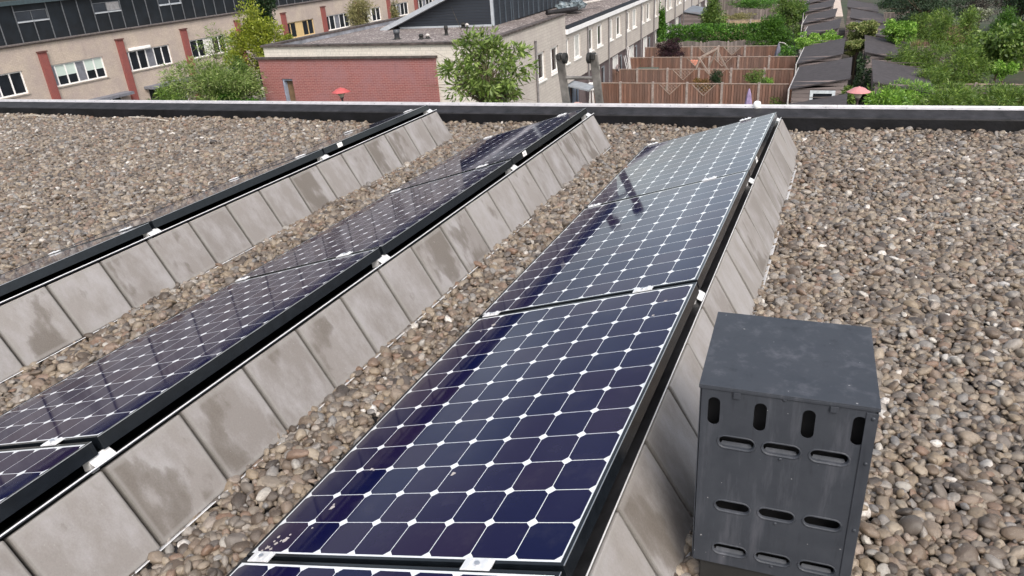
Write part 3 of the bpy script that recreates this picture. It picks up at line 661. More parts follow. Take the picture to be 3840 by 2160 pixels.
window(TR, eb, *H1[1], [(.45, 'g'), (1, 'g')], M_white, 0, .14, .09, True, M_white)
window(TR, eb, *H1[2], [(1, 'g'), (1, 'g')], M_grey, 0, .14, .06, False)
window(TR, eb, *H1[3], [(1, 'g'), (1, 'g'), (1, 'g')], M_white, 0, .14, .08, False)
mb = MB()
cp = [(-19.99, 22.72), (-10.14, 22.72), TR(9.42, .06, 0)[:2], TR(9.42, -.28, 0)[:2], (-10.44, 23.0), (-19.70, 23.0), (-19.62, 33.2), (-19.93, 33.2)]
for a, b, c, d in ((0, 1, 4, 5), (1, 2, 3, 4), (0, 5, 6, 7)):
    q = [cp[i] for i in (a, b, c, d)]; mb.poly([(*p, -1.419) for p in q]+[(*p, -1.345) for p in q], [(3, 2, 1, 0), (4, 5, 6, 7), (0, 1, 5, 4), (1, 2, 6, 5), (2, 3, 7, 6), (3, 0, 4, 7)])
mb.build('coping', M_coping, eb)
mb = MB(); mb.quad((-19.72, 22.98, -1.9), (-19.64, 33.2, -1.9), (-19.64, 33.2, -1.42), (-19.72, 22.98, -1.42)); mb.quad((-19.7, 22.98, -1.9), (-10.46, 22.98, -1.9), (-10.46, 22.98, -1.42), (-19.7, 22.98, -1.42)); mb.build('parapet_lining', flat('lining_bluegrey', (.20, .21, .24), .7, 0, .3, 2), eb)
mb = MB(); mb.poly([(-19.7, 22.97, -1.57), (-10.45, 22.97, -1.57), (*TR(9.36, -.25, 0)[:2], -1.57), (-19.64, 32.2, -1.57)], [(0, 1, 2, 3)]); mb.build('gravel_roof', M_roofgravel, eb)
# red annex with its own coping and a tall recess
mb = MB(); TQ = lambda s, n, z: (s, 22.68-n, z)
facade(mb, TQ, -20.2, -12.13, GZ, -1.865, [(-19.20, -18.67, -5.2, -2.63)], .3)
mb.quad((-20.2, 23.3, GZ), (-20.2, 22.68, GZ), (-20.2, 22.68, -1.865), (-20.2, 23.3, -1.865)); mb.quad((-12.13, 22.68, GZ), (-12.13, 22.8, GZ), (-12.13, 22.8, -1.865), (-12.13, 22.68, -1.865)); mb.build('red_wall', M_redbrick, eb)
mb = MB(); mb.box(-20.3, -12.05, 22.60, 22.798, -1.865, -1.795); mb.build('red_wall_coping', M_coping, eb)
dd = MB(); dd.box(-19.12, -18.68, 22.88, 22.91, -5.2, -2.71); d_ = dd.build('door', flat('brown_door', (.16, .10, .055), .6), eb)
mb = MB(); mb.box(-19.19, -19.12, 22.72, 22.93, -5.2, -2.64); mb.box(-19.12, -18.68, 22.74, 22.878, -2.71, -2.64); o = mb.build('door_frame', flat('bluegrey_frame', (.25, .28, .36), .6), eb); o.parent = d_
# attic of the end house: a lean-to with dark siding, zinc verge, zinc corner
def attic(parent, s0, s1, gable):
    z_of = lambda n: -1.57+(-2.55-n)*-.385+2.05      # roof underside, high above the garden side
    ns = (-2.55, -7.35); mb = MB()
    zr = lambda n: .42+(n+2.55)*.385
    a, b = ns
    if gable: mb.poly([TR(s0, a, -1.565), TR(s0, a, zr(a)), TR(s0, b, zr(b)), TR(s0, b, -1.565)], [(0, 1, 2, 3)])
    mb.poly([TR(s0, a, -1.565), TR(s1, a, -1.565), TR(s1, a, zr(a)), TR(s0, a, zr(a))], [(0, 1, 2, 3)])
    mb.slot(1); s = s0+.05
    while s < s1: tbox(mb, TR, s, s+.04, a+.001, a+.045, -1.56, zr(a)-.02); s += .69
    mb.build('attic_wall', [M_siding, flat('seam2', (.055, .07, .09), .5)], parent)
    o = .40 if gable else 0; c = b-.75; d = a+.35
    mb = MB(); mb.poly([TR(s0-o, c, zr(c)), TR(s1, c, zr(c)), TR(s1, d, zr(d)), TR(s0-o, d, zr(d)), TR(s0-o, c, zr(c)+.2), TR(s1, c, zr(c)+.2), TR(s1, d, zr(d)+.2), TR(s0-o, d, zr(d)+.2)],
        [(0, 3, 2, 1), (4, 5, 6, 7), (0, 1, 5, 4), (1, 2, 6, 5), (2, 3, 7, 6), (3, 0, 4, 7)]); mb.build('attic_roof', M_zinc, parent)
    if gable:
        mb = MB(); tbox(mb, TR, s0-.03, s0+.06, a-.09, a+.03, -1.56, zr(a)-.01); mb.build('corner_post', M_zinc, parent)
        mb = MB(); tbox(mb, TR, s0-.02, s0-.002, b+.1, a-.1, -1.568, -1.49); mb.build('flashing', M_zinc, parent)
attic(eb, 7.05, 9.36, True)
mb = MB(); mb.tube([TR(5.15, .07, -2.0), TR(5.15, .07, -2.06), TR(5.15, .07, GZ)], [.07, .045, .045], 8); mb.build('downpipe', M_pipe, eb)
NH = 15; sp = [9.36, 12.91]+[12.91+4.12*i for i in range(1, NH)]
for j in range(NH):
    s0, s1 = sp[j], sp[j+1] if j+1 < len(sp) else sp[j]+4.12
    nm = ORD[j]
    h = thing('row_house', f'white brick row house, {nm} beyond the end house, with two upper windows and a drainpipe', 'house', TR(s0, 0, GZ), 0, 'white brick houses of the right terrace')
    p = s1-4.12
    ww = [(max(p+.2, s0+.02), p+1.08, -3.56, -2.47), (p+1.8, p+2.92, -3.56, -2.47)]
    if j > 0: pass
    mb = MB(); facade(mb, TR, s0, s1, -4.5, -2.26, ww, .12); tbox(mb, TR, s0, s1, -9.6, -9.5, GZ, -1.7); mb.build('upper_wall', M_cream, h)
    for q, wv in enumerate(ww): window(TR, h, *wv, [(.5, 'g'), (1, 'p' if (j*2+q) % 3 == 1 else 'g')], M_white, 0, .12, .085, True, M_white, flat('curtain', (.42, .42, .41), .8))
    mb = MB(); gh = [(p+1.35, p+2.85, -6.9, -4.62), (p+3.05, p+3.85, -6.9, -4.75)] if j else [(p+1.0, p+2.9, -6.9, -4.75)]
    facade(mb, TR, s0, s1, GZ, -4.5, gh, .1, -.12); mb.quad(TR(s0, -.12, -4.5), TR(s1, -.12, -4.5), TR(s1, 0, -4.5), TR(s0, 0, -4.5)); mb.build('lower_wall', M_brownbrick, h)
    window(TR, h, *gh[0], [(.5, 'g'), (.4, 'p'), (.4, 'p'), (.5, 'g')] if j else [(1, 'p'), (1, 'g'), (1, 'p'), (1, 'g')], M_white if j else flat('blue_door', (.10, .13, .18), .5), -.12, .1, .09, False, None, flat('curtain', (.42, .42, .41), .8) if j else flat('blue_door', (.10, .13, .18), .5))
    if j: window(TR, h, *gh[1], [(1, 'g')], M_grey, -.12, .1, .1, False)
    mb = MB(); tbox(mb, TR, s0, s1, .001, .12, -2.26, -2.04); mb.build('fascia', M_whitewall, h)
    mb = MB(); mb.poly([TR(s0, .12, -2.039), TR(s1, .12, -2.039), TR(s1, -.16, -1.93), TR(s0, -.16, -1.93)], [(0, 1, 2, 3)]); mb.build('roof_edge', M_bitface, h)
    mb = MB(); mb.poly([TR(s0, -.16, -1.931), TR(s1, -.16, -1.931), TR(s1, -2.4, -1.62), TR(s0, -2.4, -1.62), TR(s0, -9.5, -1.60), TR(s1, -9.5, -1.60)], [(0, 1, 2, 3), (3, 2, 5, 4)]); mb.build('gravel_roof', M_roofgravel, h)
    mb = MB(); mb.tube([TR(s1-.04, .06, -2.3), TR(s1-.04, .06, GZ)], .042, 8); mb.build('downpipe', M_pipe, h)
    if j == 0:
        mb = MB(); mb.poly([TR(9.5, -.1, -4.62), TR(9.5, 1.0, -4.85), TR(10.7, 1.0, -4.85), TR(10.7, -.1, -4.62), TR(9.5, -.1, -4.55), TR(9.5, 1.0, -4.78), TR(10.7, 1.0, -4.78), TR(10.7, -.1, -4.55)], [(0, 3, 2, 1), (4, 5, 6, 7), (0, 1, 5, 4), (1, 2, 6, 5), (2, 3, 7, 6), (3, 0, 4, 7)]); mb.build('canopy', M_grey, h)
    if j < 9: attic(h, s0, s1, False)

# pipes on the gravel roof
def roof_pipe(name, x, y, zt, r, m, lab, kind):
    if kind == 'cowl': pr = [(r, -1.62), (r, zt-.16), (r*1.25, zt-.15), (r*1.3, zt-.06), (r*1.2, zt-.05), (r*1.25, zt-.01), (r*.9, zt), (.0001, zt+.01)]
    elif kind == 'dome': pr = [(r, -1.62), (r, zt-.10), (r*1.3, zt-.10), (r*1.3, zt-.05), (r*.9, zt-.01), (.0001, zt)]
    else: pr = [(r*.7, -1.62), (r*.7, zt-.08), (r*1.3, zt-.08), (r*1.25, zt-.05), (r*.4, zt), (.0001, zt)]
    t_ = thing(name, lab, 'roof vent', (x, y, -1.6), 0, 'vent pipes on the gravel roof')
    mb = MB(); mb.lathe(pr, (x, y, 0), 16); mb.build('pipe', m, t_, smooth=True)
    mb = MB(); mb.lathe([(r*2.1, -1.565), (r*1.2, -1.545), (r*1.05, -1.5)], (x, y, 0), 16); mb.build('collar', M_rubber if m is not M_white else M_zinc, t_)
M_pv = flat('light_pvc', (.45, .42, .40), .6)
roof_pipe('vent_pipe', -15.52, 25.78, -1.20, .105, flat('dark_steel', (.045, .05, .06), .5), 'thick dark grey flue with cowl on the gravel roof, near the zinc verge', 'cowl')
roof_pipe('vent_pipe', -14.30, 25.63, -1.36, .075, M_rubber, 'short black domed vent pipe on the gravel roof beside a pale mushroom vent', 'dome')
roof_pipe('vent_pipe', -14.10, 25.80, -1.38, .075, M_pv, 'pale mushroom vent beside the short black domed pipe near the coping', 'mush')
roof_pipe('vent_pipe', -13.77, 26.78, -1.20, .065, M_rubber, 'tall thin black pipe standing just left of the leafy young tree', 'cowl')
roof_pipe('vent_pipe', -14.27, 29.3, -1.34, .085, M_rubber, 'black vent pipe against the dark siding of the attic', 'dome')
roof_pipe('vent_pipe', -14.03, 29.2, -1.36, .07, M_pv, 'pale mushroom vent against the dark siding of the attic', 'mush')
# leftovers of roofing work
rr = random.Random(5)
tr_ = thing('crumpled_tarpaulin', 'pile of crumpled grey blue tarpaulin on the gravel roof beside the dark attic', 'tarpaulin', (-12.0, 37.3, -1.6))
def lump(mb, c, r, zs, seed, sub=3, amp=.5, fq=2.):
    bm = bmesh.new(); bmesh.ops.create_icosphere(bm, subdivisions=sub, radius=1)
    for v in bm.verts:
        d = mnoise.noise(v.co*fq+Vector((seed, 0, 0))); v.co *= 1+amp*d
    o = len(mb.v); mb.v += [(c[0]+v.co.x*r, c[1]+v.co.y*r, c[2]+max(v.co.z, -.3)*zs) for v in bm.verts]; mb.f += [tuple(o+v.index for v in f.verts) for f in bm.faces]; bm.free()
for i, (x, y, r) in enumerate([(-12.15, 36.6, .4), (-11.8, 37.4, .45), (-12.1, 38.3, .4), (-11.7, 36.9, .3)]):
    mb = MB(); lump(mb, (x, y, -1.52), r, .28, i*7., 3, .9, 2.6); mb.build('fold', flat('tarp', (.12, .15, .17), .5, 0, .4, 3), tr_)
for i, (a, b, m_, lab) in enumerate([((-12.35, 34.6, -1.52), (-11.35, 36.3, -1.50), M_bitumen, 'black roll of roofing felt lying on the gravel roof, in front of the tarpaulin'), ((-11.9, 38.3, -1.45), (-11.2, 40.5, -1.42), M_pv, 'pale tube lying on the gravel roof behind the tarpaulin')]):
    mb = MB(); mb.tube([a, b], .11-.04*i, 12); tag(mb.build(['felt_roll', 'tube'][i], m_), lab, ['roofing roll', 'tube'][i])

# ------------------------------------------------------------------ garden fences
def fence(name, lab, x0, x1, y, zt, posts, mat, group=None, trell=(), arch=None, zb=GZ, bw_=.125, rail=True):
    f = thing(name, lab, 'fence', (x0, y, zb), 0, group); rr = random.Random(int(abs(y*10)))
    ps = [x0]+list(posts)+[x1]
    for a, b in zip(ps[:-1], ps[1:]):
        mb = MB(); x = a+.05; i = 0
        th = [t for t in trell if a < (t[0]+t[1])/2 < b]
        while x+bw_ < b-.03:
            top = zt-.03
            if arch: u = (x-a)/(b-a); top = zt-.03+arch*math.sin(PI*u)
            if th:
                t0, t1 = th[0]; xm = x+bw_/2
                if t0 < xm < t1: top = zt-.03-(.95*min(xm-t0, t1-xm))
            tp = top+rr.uniform(-.006, .006)
            mb.box(x, x+bw_*rr.uniform(.80, .92), y-.034, y-.016, zb+.02, tp)
            mb.box(x+bw_*.80, x+bw_*1.22, y+.012, y+.028, zb+.02, tp-.03); x += bw_*1.12; i += 1
        if mb.f: mb.build('board_panel', mat, f)
        for t0, t1 in th:
            mb = MB(); tm = (t0+t1)/2; dz = .95*(tm-t0); q = .02
            mb.bar((t0, y-.03, zt-.05), (tm, y-.03, zt-.05-dz), .035); mb.bar((t1, y-.03, zt-.05), (tm, y-.03, zt-.05-dz), .035)
            n_ = 6
            for i in range(1, n_):
                u = i/n_; mb.bar((t0+(t1-t0)*u, y-.012, zt-.05), ((t0+(t1-t0)*u+t1)/2, y-.012, zt-.05-.95*(t1-(t0+(t1-t0)*u))/2), .018, .012)
                mb.bar((t0+(t1-t0)*u, y-.024, zt-.05), ((t0+(t1-t0)*u+t0)/2, y-.024, zt-.05-.95*((t0+(t1-t0)*u)-t0)/2), .018, .012)
            mb.build('trellis', M_rail, f)
    for p in posts:
        mb = MB(); mb.box(p-.055, p+.055, y-.085, y+.03, zb, zt+.06); mb.build('post', M_concrete, f)
        for q in (-1, 1): mb = MB(); mb.box(p+q*.10-.04, p+q*.10+.04, y-.046, y-.0345, zt-.30, zt-.20); mb.build('cross_piece', mat, f)
    if rail and not arch: mb = MB(); mb.box(x0, x1, y-.05, y+.02, zt-.028, zt+.012); mb.build('cap_rail', M_rail, f)
    return f
G = 'brown garden fences between the back gardens'
fence('garden_fence', 'reddish brown board fence nearest the parapet, with two lattice triangles and concrete posts', -10.85, -1.0, 37.1, -5.3, [-9.33, -7.61, -5.86, -4.13, -2.37], M_fence, G, [(-7.28, -6.20), (-5.62, -4.45)])
fence('garden_fence', 'brown board fence second from the parapet, with mixed shrubs in front of it', -11.1, -1.1, 41.4, -5.3, [-9.55, -7.81, -6.05, -4.31, -2.58], M_fence, G, [(-7.5, -6.35), (-5.75, -4.65)])
fence('garden_fence', 'brown board fence third from the parapet, crossed by the wooden swing frame', -11.2, -1.2, 45.8, -5.3, [-9.72, -7.94, -6.23, -4.53, -2.78], M_fence, G, [(-7.6, -6.55), (-6.0, -4.95)])
fence('garden_fence', 'brown board fence fourth from the parapet, behind the dark red maple', -11.4, -2.6, 50.3, -5.3, [-9.86, -8.15, -6.42, -4.73], M_fence, G, [(-7.7, -6.7), (-6.1, -5.0)])
fence('garden_fence', 'grey weathered fence with arched tops below the beech hedge', -11.4, -3.4, 53.3, -5.42, [-9.9, -8.1, -6.25, -4.45], M_fencegrey, 'grey fences with arched tops', (), .14)
fence('garden_fence', 'low pale wooden fence beyond the beech hedge', -9.6, -4.5, 64, -5.1, [-7.8, -6.1], flat('pale_boards', (.36, .27, .18), .8, 0, .3, 3), None)
fence('garden_fence', 'far grey fence with arched tops near the upper picture edge', -12, -2.6, 76, -5.5, [-10.2, -8.4, -6.6, -4.8], M_fencegrey, 'grey fences with arched tops', (), .2)
fence('garden_fence', 'farthest dark grey fence at the upper picture edge left of the sheds', -12, -3, 86, -5.2, [-10, -8, -6, -4.5], M_fencegrey, None)
fence('garden_fence', 'grey picket fence at the right picture edge behind the bamboo', 5.0, 12, 38.2, -5.45, [6.9, 8.8, 10.6], M_fencegrey, 'grey weathered fences behind the right sheds')
fence('garden_fence', 'grey fence between the bamboo and the broadleaf tree', 4.4, 8.6, 50.2, -5.45, [6.0, 7.4], M_fencegrey, 'grey weathered fences behind the right sheds')
fence('garden_fence', 'rust brown fence behind the metal flue on the right', 3.9, 9.0, 60.2, -5.4, [5.4, 7.2], M_fence, None)
fence('garden_fence', 'far grey fence beside the upper right shed roofs', 3.6, 8.5, 66.5, -5.1, [5.2, 6.8], M_fencegrey, None)
fence('garden_fence', 'brown fence at the right picture edge beside the dark conical shrub', 10.3, 14, 52, -4.6, [11.9], M_fence, None)

# ------------------------------------------------------------------ sheds
def shed(lab, x0, x1, y0, y1, zl, zr, win=None, gut=None, group='dark roofed garden sheds along the back alley', col=None):
    s = thing('garden_shed', lab, 'shed', ((x0+x1)/2, y0, GZ), 0, group); mb = MB(); zw = lambda x: zl+(zr-zl)*(x-x0)/(x1-x0)
    T = lambda s_, n, z: (s_, y0-n, z)
    bh = .17; z = GZ
    # boarded walls: overlapping boards with shadow gaps
    while z < max(zl, zr):
        zt = z+bh
        def clipq(pa, pb, xa, xb, out):
            za, zb = min(zt, zw(xa)-.02), min(zt, zw(xb)-.02)
            if za <= z and zb <= z: return
            za, zb = max(za, z), max(zb, z)
            mb.poly([(pa[0]+out[0]*.02, pa[1]+out[1]*.02, z), (pb[0]+out[0]*.02, pb[1]+out[1]*.02, z), (pb[0], pb[1], zb), (pa[0], pa[1], za)], [(0, 1, 2, 3)])
            mb.poly([(pa[0]+out[0]*.02, pa[1]+out[1]*.02, z), (pb[0]+out[0]*.02, pb[1]+out[1]*.02, z), (pb[0], pb[1], z), (pa[0], pa[1], z)], [(0, 3, 2, 1)])
        if win:
            segs = [(x0, win[0]), (win[1], x1)] if (z < win[3] and zt > win[2]) else [(x0, x1)]
        else: segs = [(x0, x1)]
        for a, b in segs: clipq((a, y0), (b, y0), a, b, (0, -1))
        clipq((x0, y1), (x0, y0), x0, x0, (-1, 0)); clipq((x1, y0), (x1, y1), x1, x1, (1, 0)); clipq((x1, y1), (x0, y1), x1, x0, (0, 1))
        z += bh
    mb.build('wall', M_shed, s)
    o = .10; mb = MB(); a, b = x0-o, x1+o; za, zb = zw(a), zw(b)
    mb.poly([(a, y0-o, za), (b, y0-o, zb), (b, y1+o, zb), (a, y1+o, za), (a, y0-o, za+.05), (b, y0-o, zb+.05), (b, y1+o, zb+.05), (a, y1+o, za+.05)], [(0, 3, 2, 1), (4, 5, 6, 7), (0, 1, 5, 4), (1, 2, 6, 5), (2, 3, 7, 6), (3, 0, 4, 7)])
    mb.build('roof', col or M_felt, s)
    if win:
        f = window(T, s, win[0], win[1], win[2], win[3], [(1, 'g')], flat('shed_frame', (.50, .54, .58), .6), 0, .02, .13, False)
    if gut:
        xx = x0-o-.04 if gut < 0 else x1+o+.04; zz = zw(x0-o if gut < 0 else x1+o)-.01
        mb = MB(); mb.tube([(xx, y0-o-.02, zz), (xx, y1+o, zz)], .032, 8); mb.tube([(xx, y0-.02, zz), (xx, y0-.02, zz-.5), (xx, y0-.02, GZ)], .035, 8); mb.build('gutter', flat('grey_white_gutter', (.50, .48, .47), .6), s)
    return s
shed('nearest garden shed of the left shed row, its roof cut by the parapet', -.42, 1.5, 26.6, 30.9, -5.02, -4.62, None, -1)
shed('garden shed with a pale framed window above the nearest shed roof', -.68, 1.55, 34.45, 40.2, -5.05, -4.62, (.08, 1.12, -5.95, -5.10), -1)
shed('third shed roof from the parapet in the left row, below the climbing plant', -.88, 1.10, 41.5, 47.6, -5.05, -4.62, None, -1)
shed('left row shed above the climbing plant roof, with a pale strip window', -1.32, .62, 52.6, 58.0, -5.05, -4.62, (-.6, .1, -5.5, -5.2), -1)
shed('left row shed second from the top, beside the mossy alley', -1.80, .16, 59.6, 65.4, -5.05, -4.62, (-.9, -.2, -5.5, -5.2), -1)
shed('topmost left row shed beside the pale paving', -2.2, -.25, 67.4, 73.6, -5.05, -4.62, None, -1)
shed('far left row shed at the upper picture edge beside the pale paving', -2.6, -.6, 75.3, 82, -5.05, -4.62, None, -1)
shed('right row shed with pale strip window half hidden by bamboo', 2.62, 4.8, 33.6, 39.4, -4.60, -5.05, None, 0)
shed('right row shed below the hydrangea, with weathered alley wall', 2.30, 4.5, 42.0, 48.6, -4.60, -5.05, (2.9, 3.9, -5.6, -5.15), 0)
shed('right row shed behind the hydrangea', 1.75, 3.9, 50.6, 56.6, -4.62, -5.05, (2.6, 3.3, -5.5, -5.2), 0)
shed('right row shed second from the top with a pale box on its edge', 1.33, 3.45, 58.6, 64.8, -4.62, -5.05, None, 0)
shed('topmost right row shed at the upper picture edge', 1.0, 3.15, 66.4, 72.6, -4.62, -5.05, None, 0)
shed('large grey wooden shed with blue grey roof against the white terrace', -12.0, -9.7, 64.5, 69.5, -4.35, -4.75, (-10.6, -9.9, -6.1, -5.4), 0, None, flat('blue_felt', (.13, .15, .18), .8, 0, .15, 2))
mb = MB(); mb.box(1.9, 4.2, 46.9, 47.05, -4.50, -4.40)
pl = MB(); pl.bar((1.35, 50.0, -4.30), (4.4, 49.6, -4.45), .14, .05); tag(pl.build('plank', M_rail), 'long pale plank lying across the right sheds above the hydrangea', 'plank')
mb = MB(); mb.box(1.52, 1.62, 49.5, 49.6, GZ, -5.0); mb.box(2.0, 2.1, 49.5, 49.6, GZ, -5.0); mb.box(1.60, 2.02, 49.52, 49.57, GZ+.1, -5.15); tag(mb.build('alley_gate', flat('dark_gate', (.035, .025, .022), .8)), 'dark wooden gate closing the alley beside the hydrangea', 'gate')

# ------------------------------------------------------------------ vegetation
def plant(name, lab, cat, c, rx, rz, n, leaf, mat, ry=None, clumps=26, asp=.38, gap=.34, limbs=7, trunk_r=.05, base=None, group=None, droop=.3, shape='ball', seed=None, bark=None, multi=1):
    rs = np.random.default_rng(seed if seed is not None else abs(hash(lab)) % 9999 if False else sum(ord(q)*(i+1) for i, q in enumerate(lab)) % 9973)
    ry = ry or rx; c = np.array(c, float)
    if shape == 'box': K = rs.uniform(-1, 1, (clumps, 3))
    else:
        K = rs.normal(size=(clumps, 3)); K /= np.linalg.norm(K, axis=1)[:, None]; K *= rs.uniform(.25, .92, (clumps, 1))
        if shape == 'cone': K[:, :2] *= np.clip(.75-.6*K[:, 2:3], .15, 1.2)
        if shape == 'vase': K[:, :2] *= np.clip(.65+.4*K[:, 2:3], .2, 1.1)
    R3 = np.array([rx, ry, rz]); CK = c+K*R3
    idx = rs.integers(0, clumps, n)
    cs = rs.uniform(.7, 1.35, clumps)*gap
    d = rs.normal(size=(n, 3)); d /= np.linalg.norm(d, axis=1)[:, None]; d *= rs.uniform(.15, 1, (n, 1))**.6
    P_ = CK[idx]+d*(R3*cs[idx][:, None])
    L_ = leaf*rs.uniform(.65, 1.3, n)
    ax = d*.7+rs.normal(0, .55, (n, 3))+K[idx]*.6; ax[:, 2] -= droop; ax /= np.linalg.norm(ax, axis=1)[:, None]
    s_ = np.cross(ax, rs.normal(size=(n, 3))); s_ /= np.linalg.norm(s_, axis=1)[:, None]; nr = np.cross(s_, ax)
    W_ = (L_*asp*.5)[:, None]; L2 = L_[:, None]
    v = np.stack([P_, P_+ax*L2*.45+s_*W_+nr*L2*.06, P_+ax*L2-nr*L2*.05, P_+ax*L2*.45-s_*W_+nr*L2*.06], 1).reshape(-1, 3)
    base = np.array(base if base is not None else (c[0], c[1], GZ), float)
    root = thing(name, lab, cat, tuple(base), 0, group)
    v = v-base
    me = bpy.data.meshes.new('crown'); me.vertices.add(4*n); me.vertices.foreach_set('co', v.astype('f').ravel())
    me.loops.add(4*n); me.loops.foreach_set('vertex_index', np.arange(4*n, dtype=np.int32)); me.polygons.add(n)
    me.polygons.foreach_set('loop_start', np.arange(0, 4*n, 4, dtype=np.int32)); me.polygons.foreach_set('loop_total', np.full(n, 4, np.int32)); me.update(calc_edges=True)
    me.materials.append(mat); o = bpy.data.objects.new('crown', me); COL.objects.link(o); o.parent = root
    if limbs:
        mb = MB(); fork = c-np.array([0, 0, rz*.75]); fork[2] = max(fork[2], base[2]+.15)
        for q in range(multi):
            b0 = base+np.array([rs.uniform(-.15, .15), rs.uniform(-.15, .15), 0])*(multi > 1)
            mb.tube([b0, (b0+fork)/2+rs.normal(0, .03, 3), fork], [trunk_r*1.3, trunk_r, trunk_r*.8], 7)
        order = np.argsort(rs.random(clumps))[:limbs]
        for q in order:
            e = CK[q]; mid = fork*.5+e*.5+rs.normal(0, .06, 3)*rx
            mb.tube([fork, mid, e], [trunk_r*.7, trunk_r*.42, trunk_r*.12], 5, cap=False)
            for _ in range(2):
                e2 = e+rs.normal(0, .3, 3)*R3; mb.tube([mid, (mid+e2)/2+rs.normal(0, .03, 3), e2], [trunk_r*.3, trunk_r*.2, trunk_r*.06], 4, cap=False)
        mb.build('trunk', bark or M_bark, root)
    return root
g_mid = leafmat('leaf_mid', (.045, .095, .014), (.12, .205, .035), (.24, .33, .08))
g_tree = leafmat('leaf_tree', (.065, .12, .018), (.18, .27, .05), (.36, .46, .14))
g_dark = leafmat('leaf_dark', (.010, .028, .010), (.022, .055, .016), (.05, .09, .03))
g_thuja = leafmat('leaf_thuja', (.03, .09, .01), (.075, .185, .018), (.14, .27, .035))
g_yel = leafmat('leaf_yellow', (.13, .18, .012), (.27, .32, .028), (.40, .42, .06))
g_willow = leafmat('leaf_willow', (.10, .17, .03), (.22, .32, .075), (.42, .47, .20))
g_bamb = leafmat('leaf_bamboo', (.05, .105, .012), (.125, .22, .028), (.26, .35, .07))
g_olive = leafmat('leaf_olive', (.14, .14, .05), (.25, .23, .09), (.40, .36, .18))
g_hedge = leafmat('leaf_hedge', (.025, .09, .009), (.075, .20, .018), (.17, .36, .045))
g_red = leafmat('leaf_maple', (.015, .005, .008), (.035, .010, .016), (.06, .02, .028))
g_hyd = leafmat('leaf_hydrangea', (.10, .16, .035), (.24, .28, .08), (.42, .42, .20))
g_light = leafmat('leaf_light', (.075, .19, .018), (.20, .38, .04), (.34, .52, .10))
g_mix = leafmat('leaf_autumn', (.10, .07, .015), (.20, .13, .03), (.30, .12, .05))
# left street
plant('conifer_tree', 'tall dark green tree with a narrowing foot above the yellow green shrub', 'tree', (-26.1, 30.1, -.1), 1.25, 1.85, 9000, .12, g_dark, clumps=46, asp=.6, gap=.30, trunk_r=.12, shape='vase', droop=.0)
plant('golden_shrub', 'bright yellow green upright shrub left of the red brick annex', 'shrub', (-23.9, 26.9, -1.75), 1.9, 1.75, 12500, .11, g_yel, clumps=60, asp=.55, gap=.24, droop=-.5, shape='cone')
plant('golden_shrub', 'small yellow green shrub peeping over the roof coping', 'shrub', (-23.2, 28.2, -1.95), .62, .38, 1200, .09, g_yel, clumps=12, asp=.55, droop=-.3)
plant('willow_tree', 'wide feathery light green willow before the beige terrace', 'tree', (-21.7, 21.4, -2.8), 2.35, 1.3, 12000, .16, g_willow, ry=1.2, clumps=76, asp=.20, gap=.26, limbs=16, trunk_r=.05, droop=.1, bark=flat('pale_bark', (.32, .30, .24), .8))
plant('willow_sapling', 'sparse thin willow tips in front of the white window panels', 'tree', (-21.9, 22.2, -1.30), .6, .62, 500, .16, g_willow, clumps=12, asp=.18, gap=.4, limbs=8, trunk_r=.025)
plant('dark_shrub', 'dark green shrub between the willow and the red brick wall', 'shrub', (-21.4, 22.9, -2.85), .75, 1.2, 4500, .11, g_mid, ry=.6, clumps=26, asp=.5, gap=.3)
plant('dark_shrub', 'low green bush at the parapet left of the red brick wall', 'shrub', (-20.9, 21.4, -3.4), 1.3, .6, 3500, .11, g_hedge, ry=.6, clumps=26, asp=.5, gap=.3)
plant('bamboo_bush', 'small light green bush rising over the parapet beside the third red pillar', 'shrub', (-21.6, 19.0, -2.75), .72, .42, 1500, .15, g_bamb, clumps=18, asp=.2, gap=.33, trunk_r=.03)
plant('bamboo_tree', 'tall pale olive bamboo clump behind the gravel roof', 'tree', (-25.0, 37.0, -1.55), 1.15, 1.15, 3800, .22, g_olive, clumps=30, asp=.16, gap=.34, trunk_r=.04, limbs=12, shape='vase')
plant('bamboo_tree', 'narrow brownish bamboo stem clump right of the pale bamboo', 'tree', (-23.3, 38.2, -1.45), .24, 1.1, 1100, .16, g_olive, clumps=14, asp=.25, gap=.6, trunk_r=.05, limbs=4)
# young tree in front of the end house
plant('young_tree', 'leafy young tree with long leaves standing before the white end house', 'tree', (-7.12, 16.6, -1.42), 1.42, 1.15, 3700, .185, g_tree, ry=1.2, clumps=66, asp=.30, gap=.17, limbs=40, trunk_r=.035, droop=.25, multi=2)
# back gardens
plant('beech_hedge', 'dense bright green beech hedge above the grey arched fence', 'hedge', (-7.4, 55.9, -5.35), 3.9, .75, 16000, .13, g_hedge, ry=.8, clumps=150, asp=.65, gap=.19, shape='box', limbs=0)
plant('ivy_column', 'green ivy climbing the white terrace beside the hedge', 'climber', (-11.15, 54.2, -4.5), .42, 1.75, 4500, .12, g_hedge, clumps=40, asp=.7, gap=.32, limbs=0, shape='cone')
plant('garden_tree', 'light green garden tree beside the large grey shed', 'tree', (-8.8, 62, -4.7), 1.3, 1.55, 6500, .17, g_mid, clumps=46, asp=.45, gap=.3, trunk_r=.06, droop=.4, shape='cone')
plant('thuja', 'big rounded green thuja left of the shed roofs', 'shrub', (-3.55, 53.6, -5.1), 1.85, 1.55, 13000, .13, g_thuja, ry=1.3, clumps=80, asp=.4, gap=.24, droop=-.3, shape='cone', limbs=3)
plant('garden_tree', 'green tree behind the big thuja at the upper edge', 'tree', (-3.2, 65, -4.75), 1.4, 1.35, 6000, .15, g_mid, clumps=40, asp=.5, gap=.28, droop=.1)
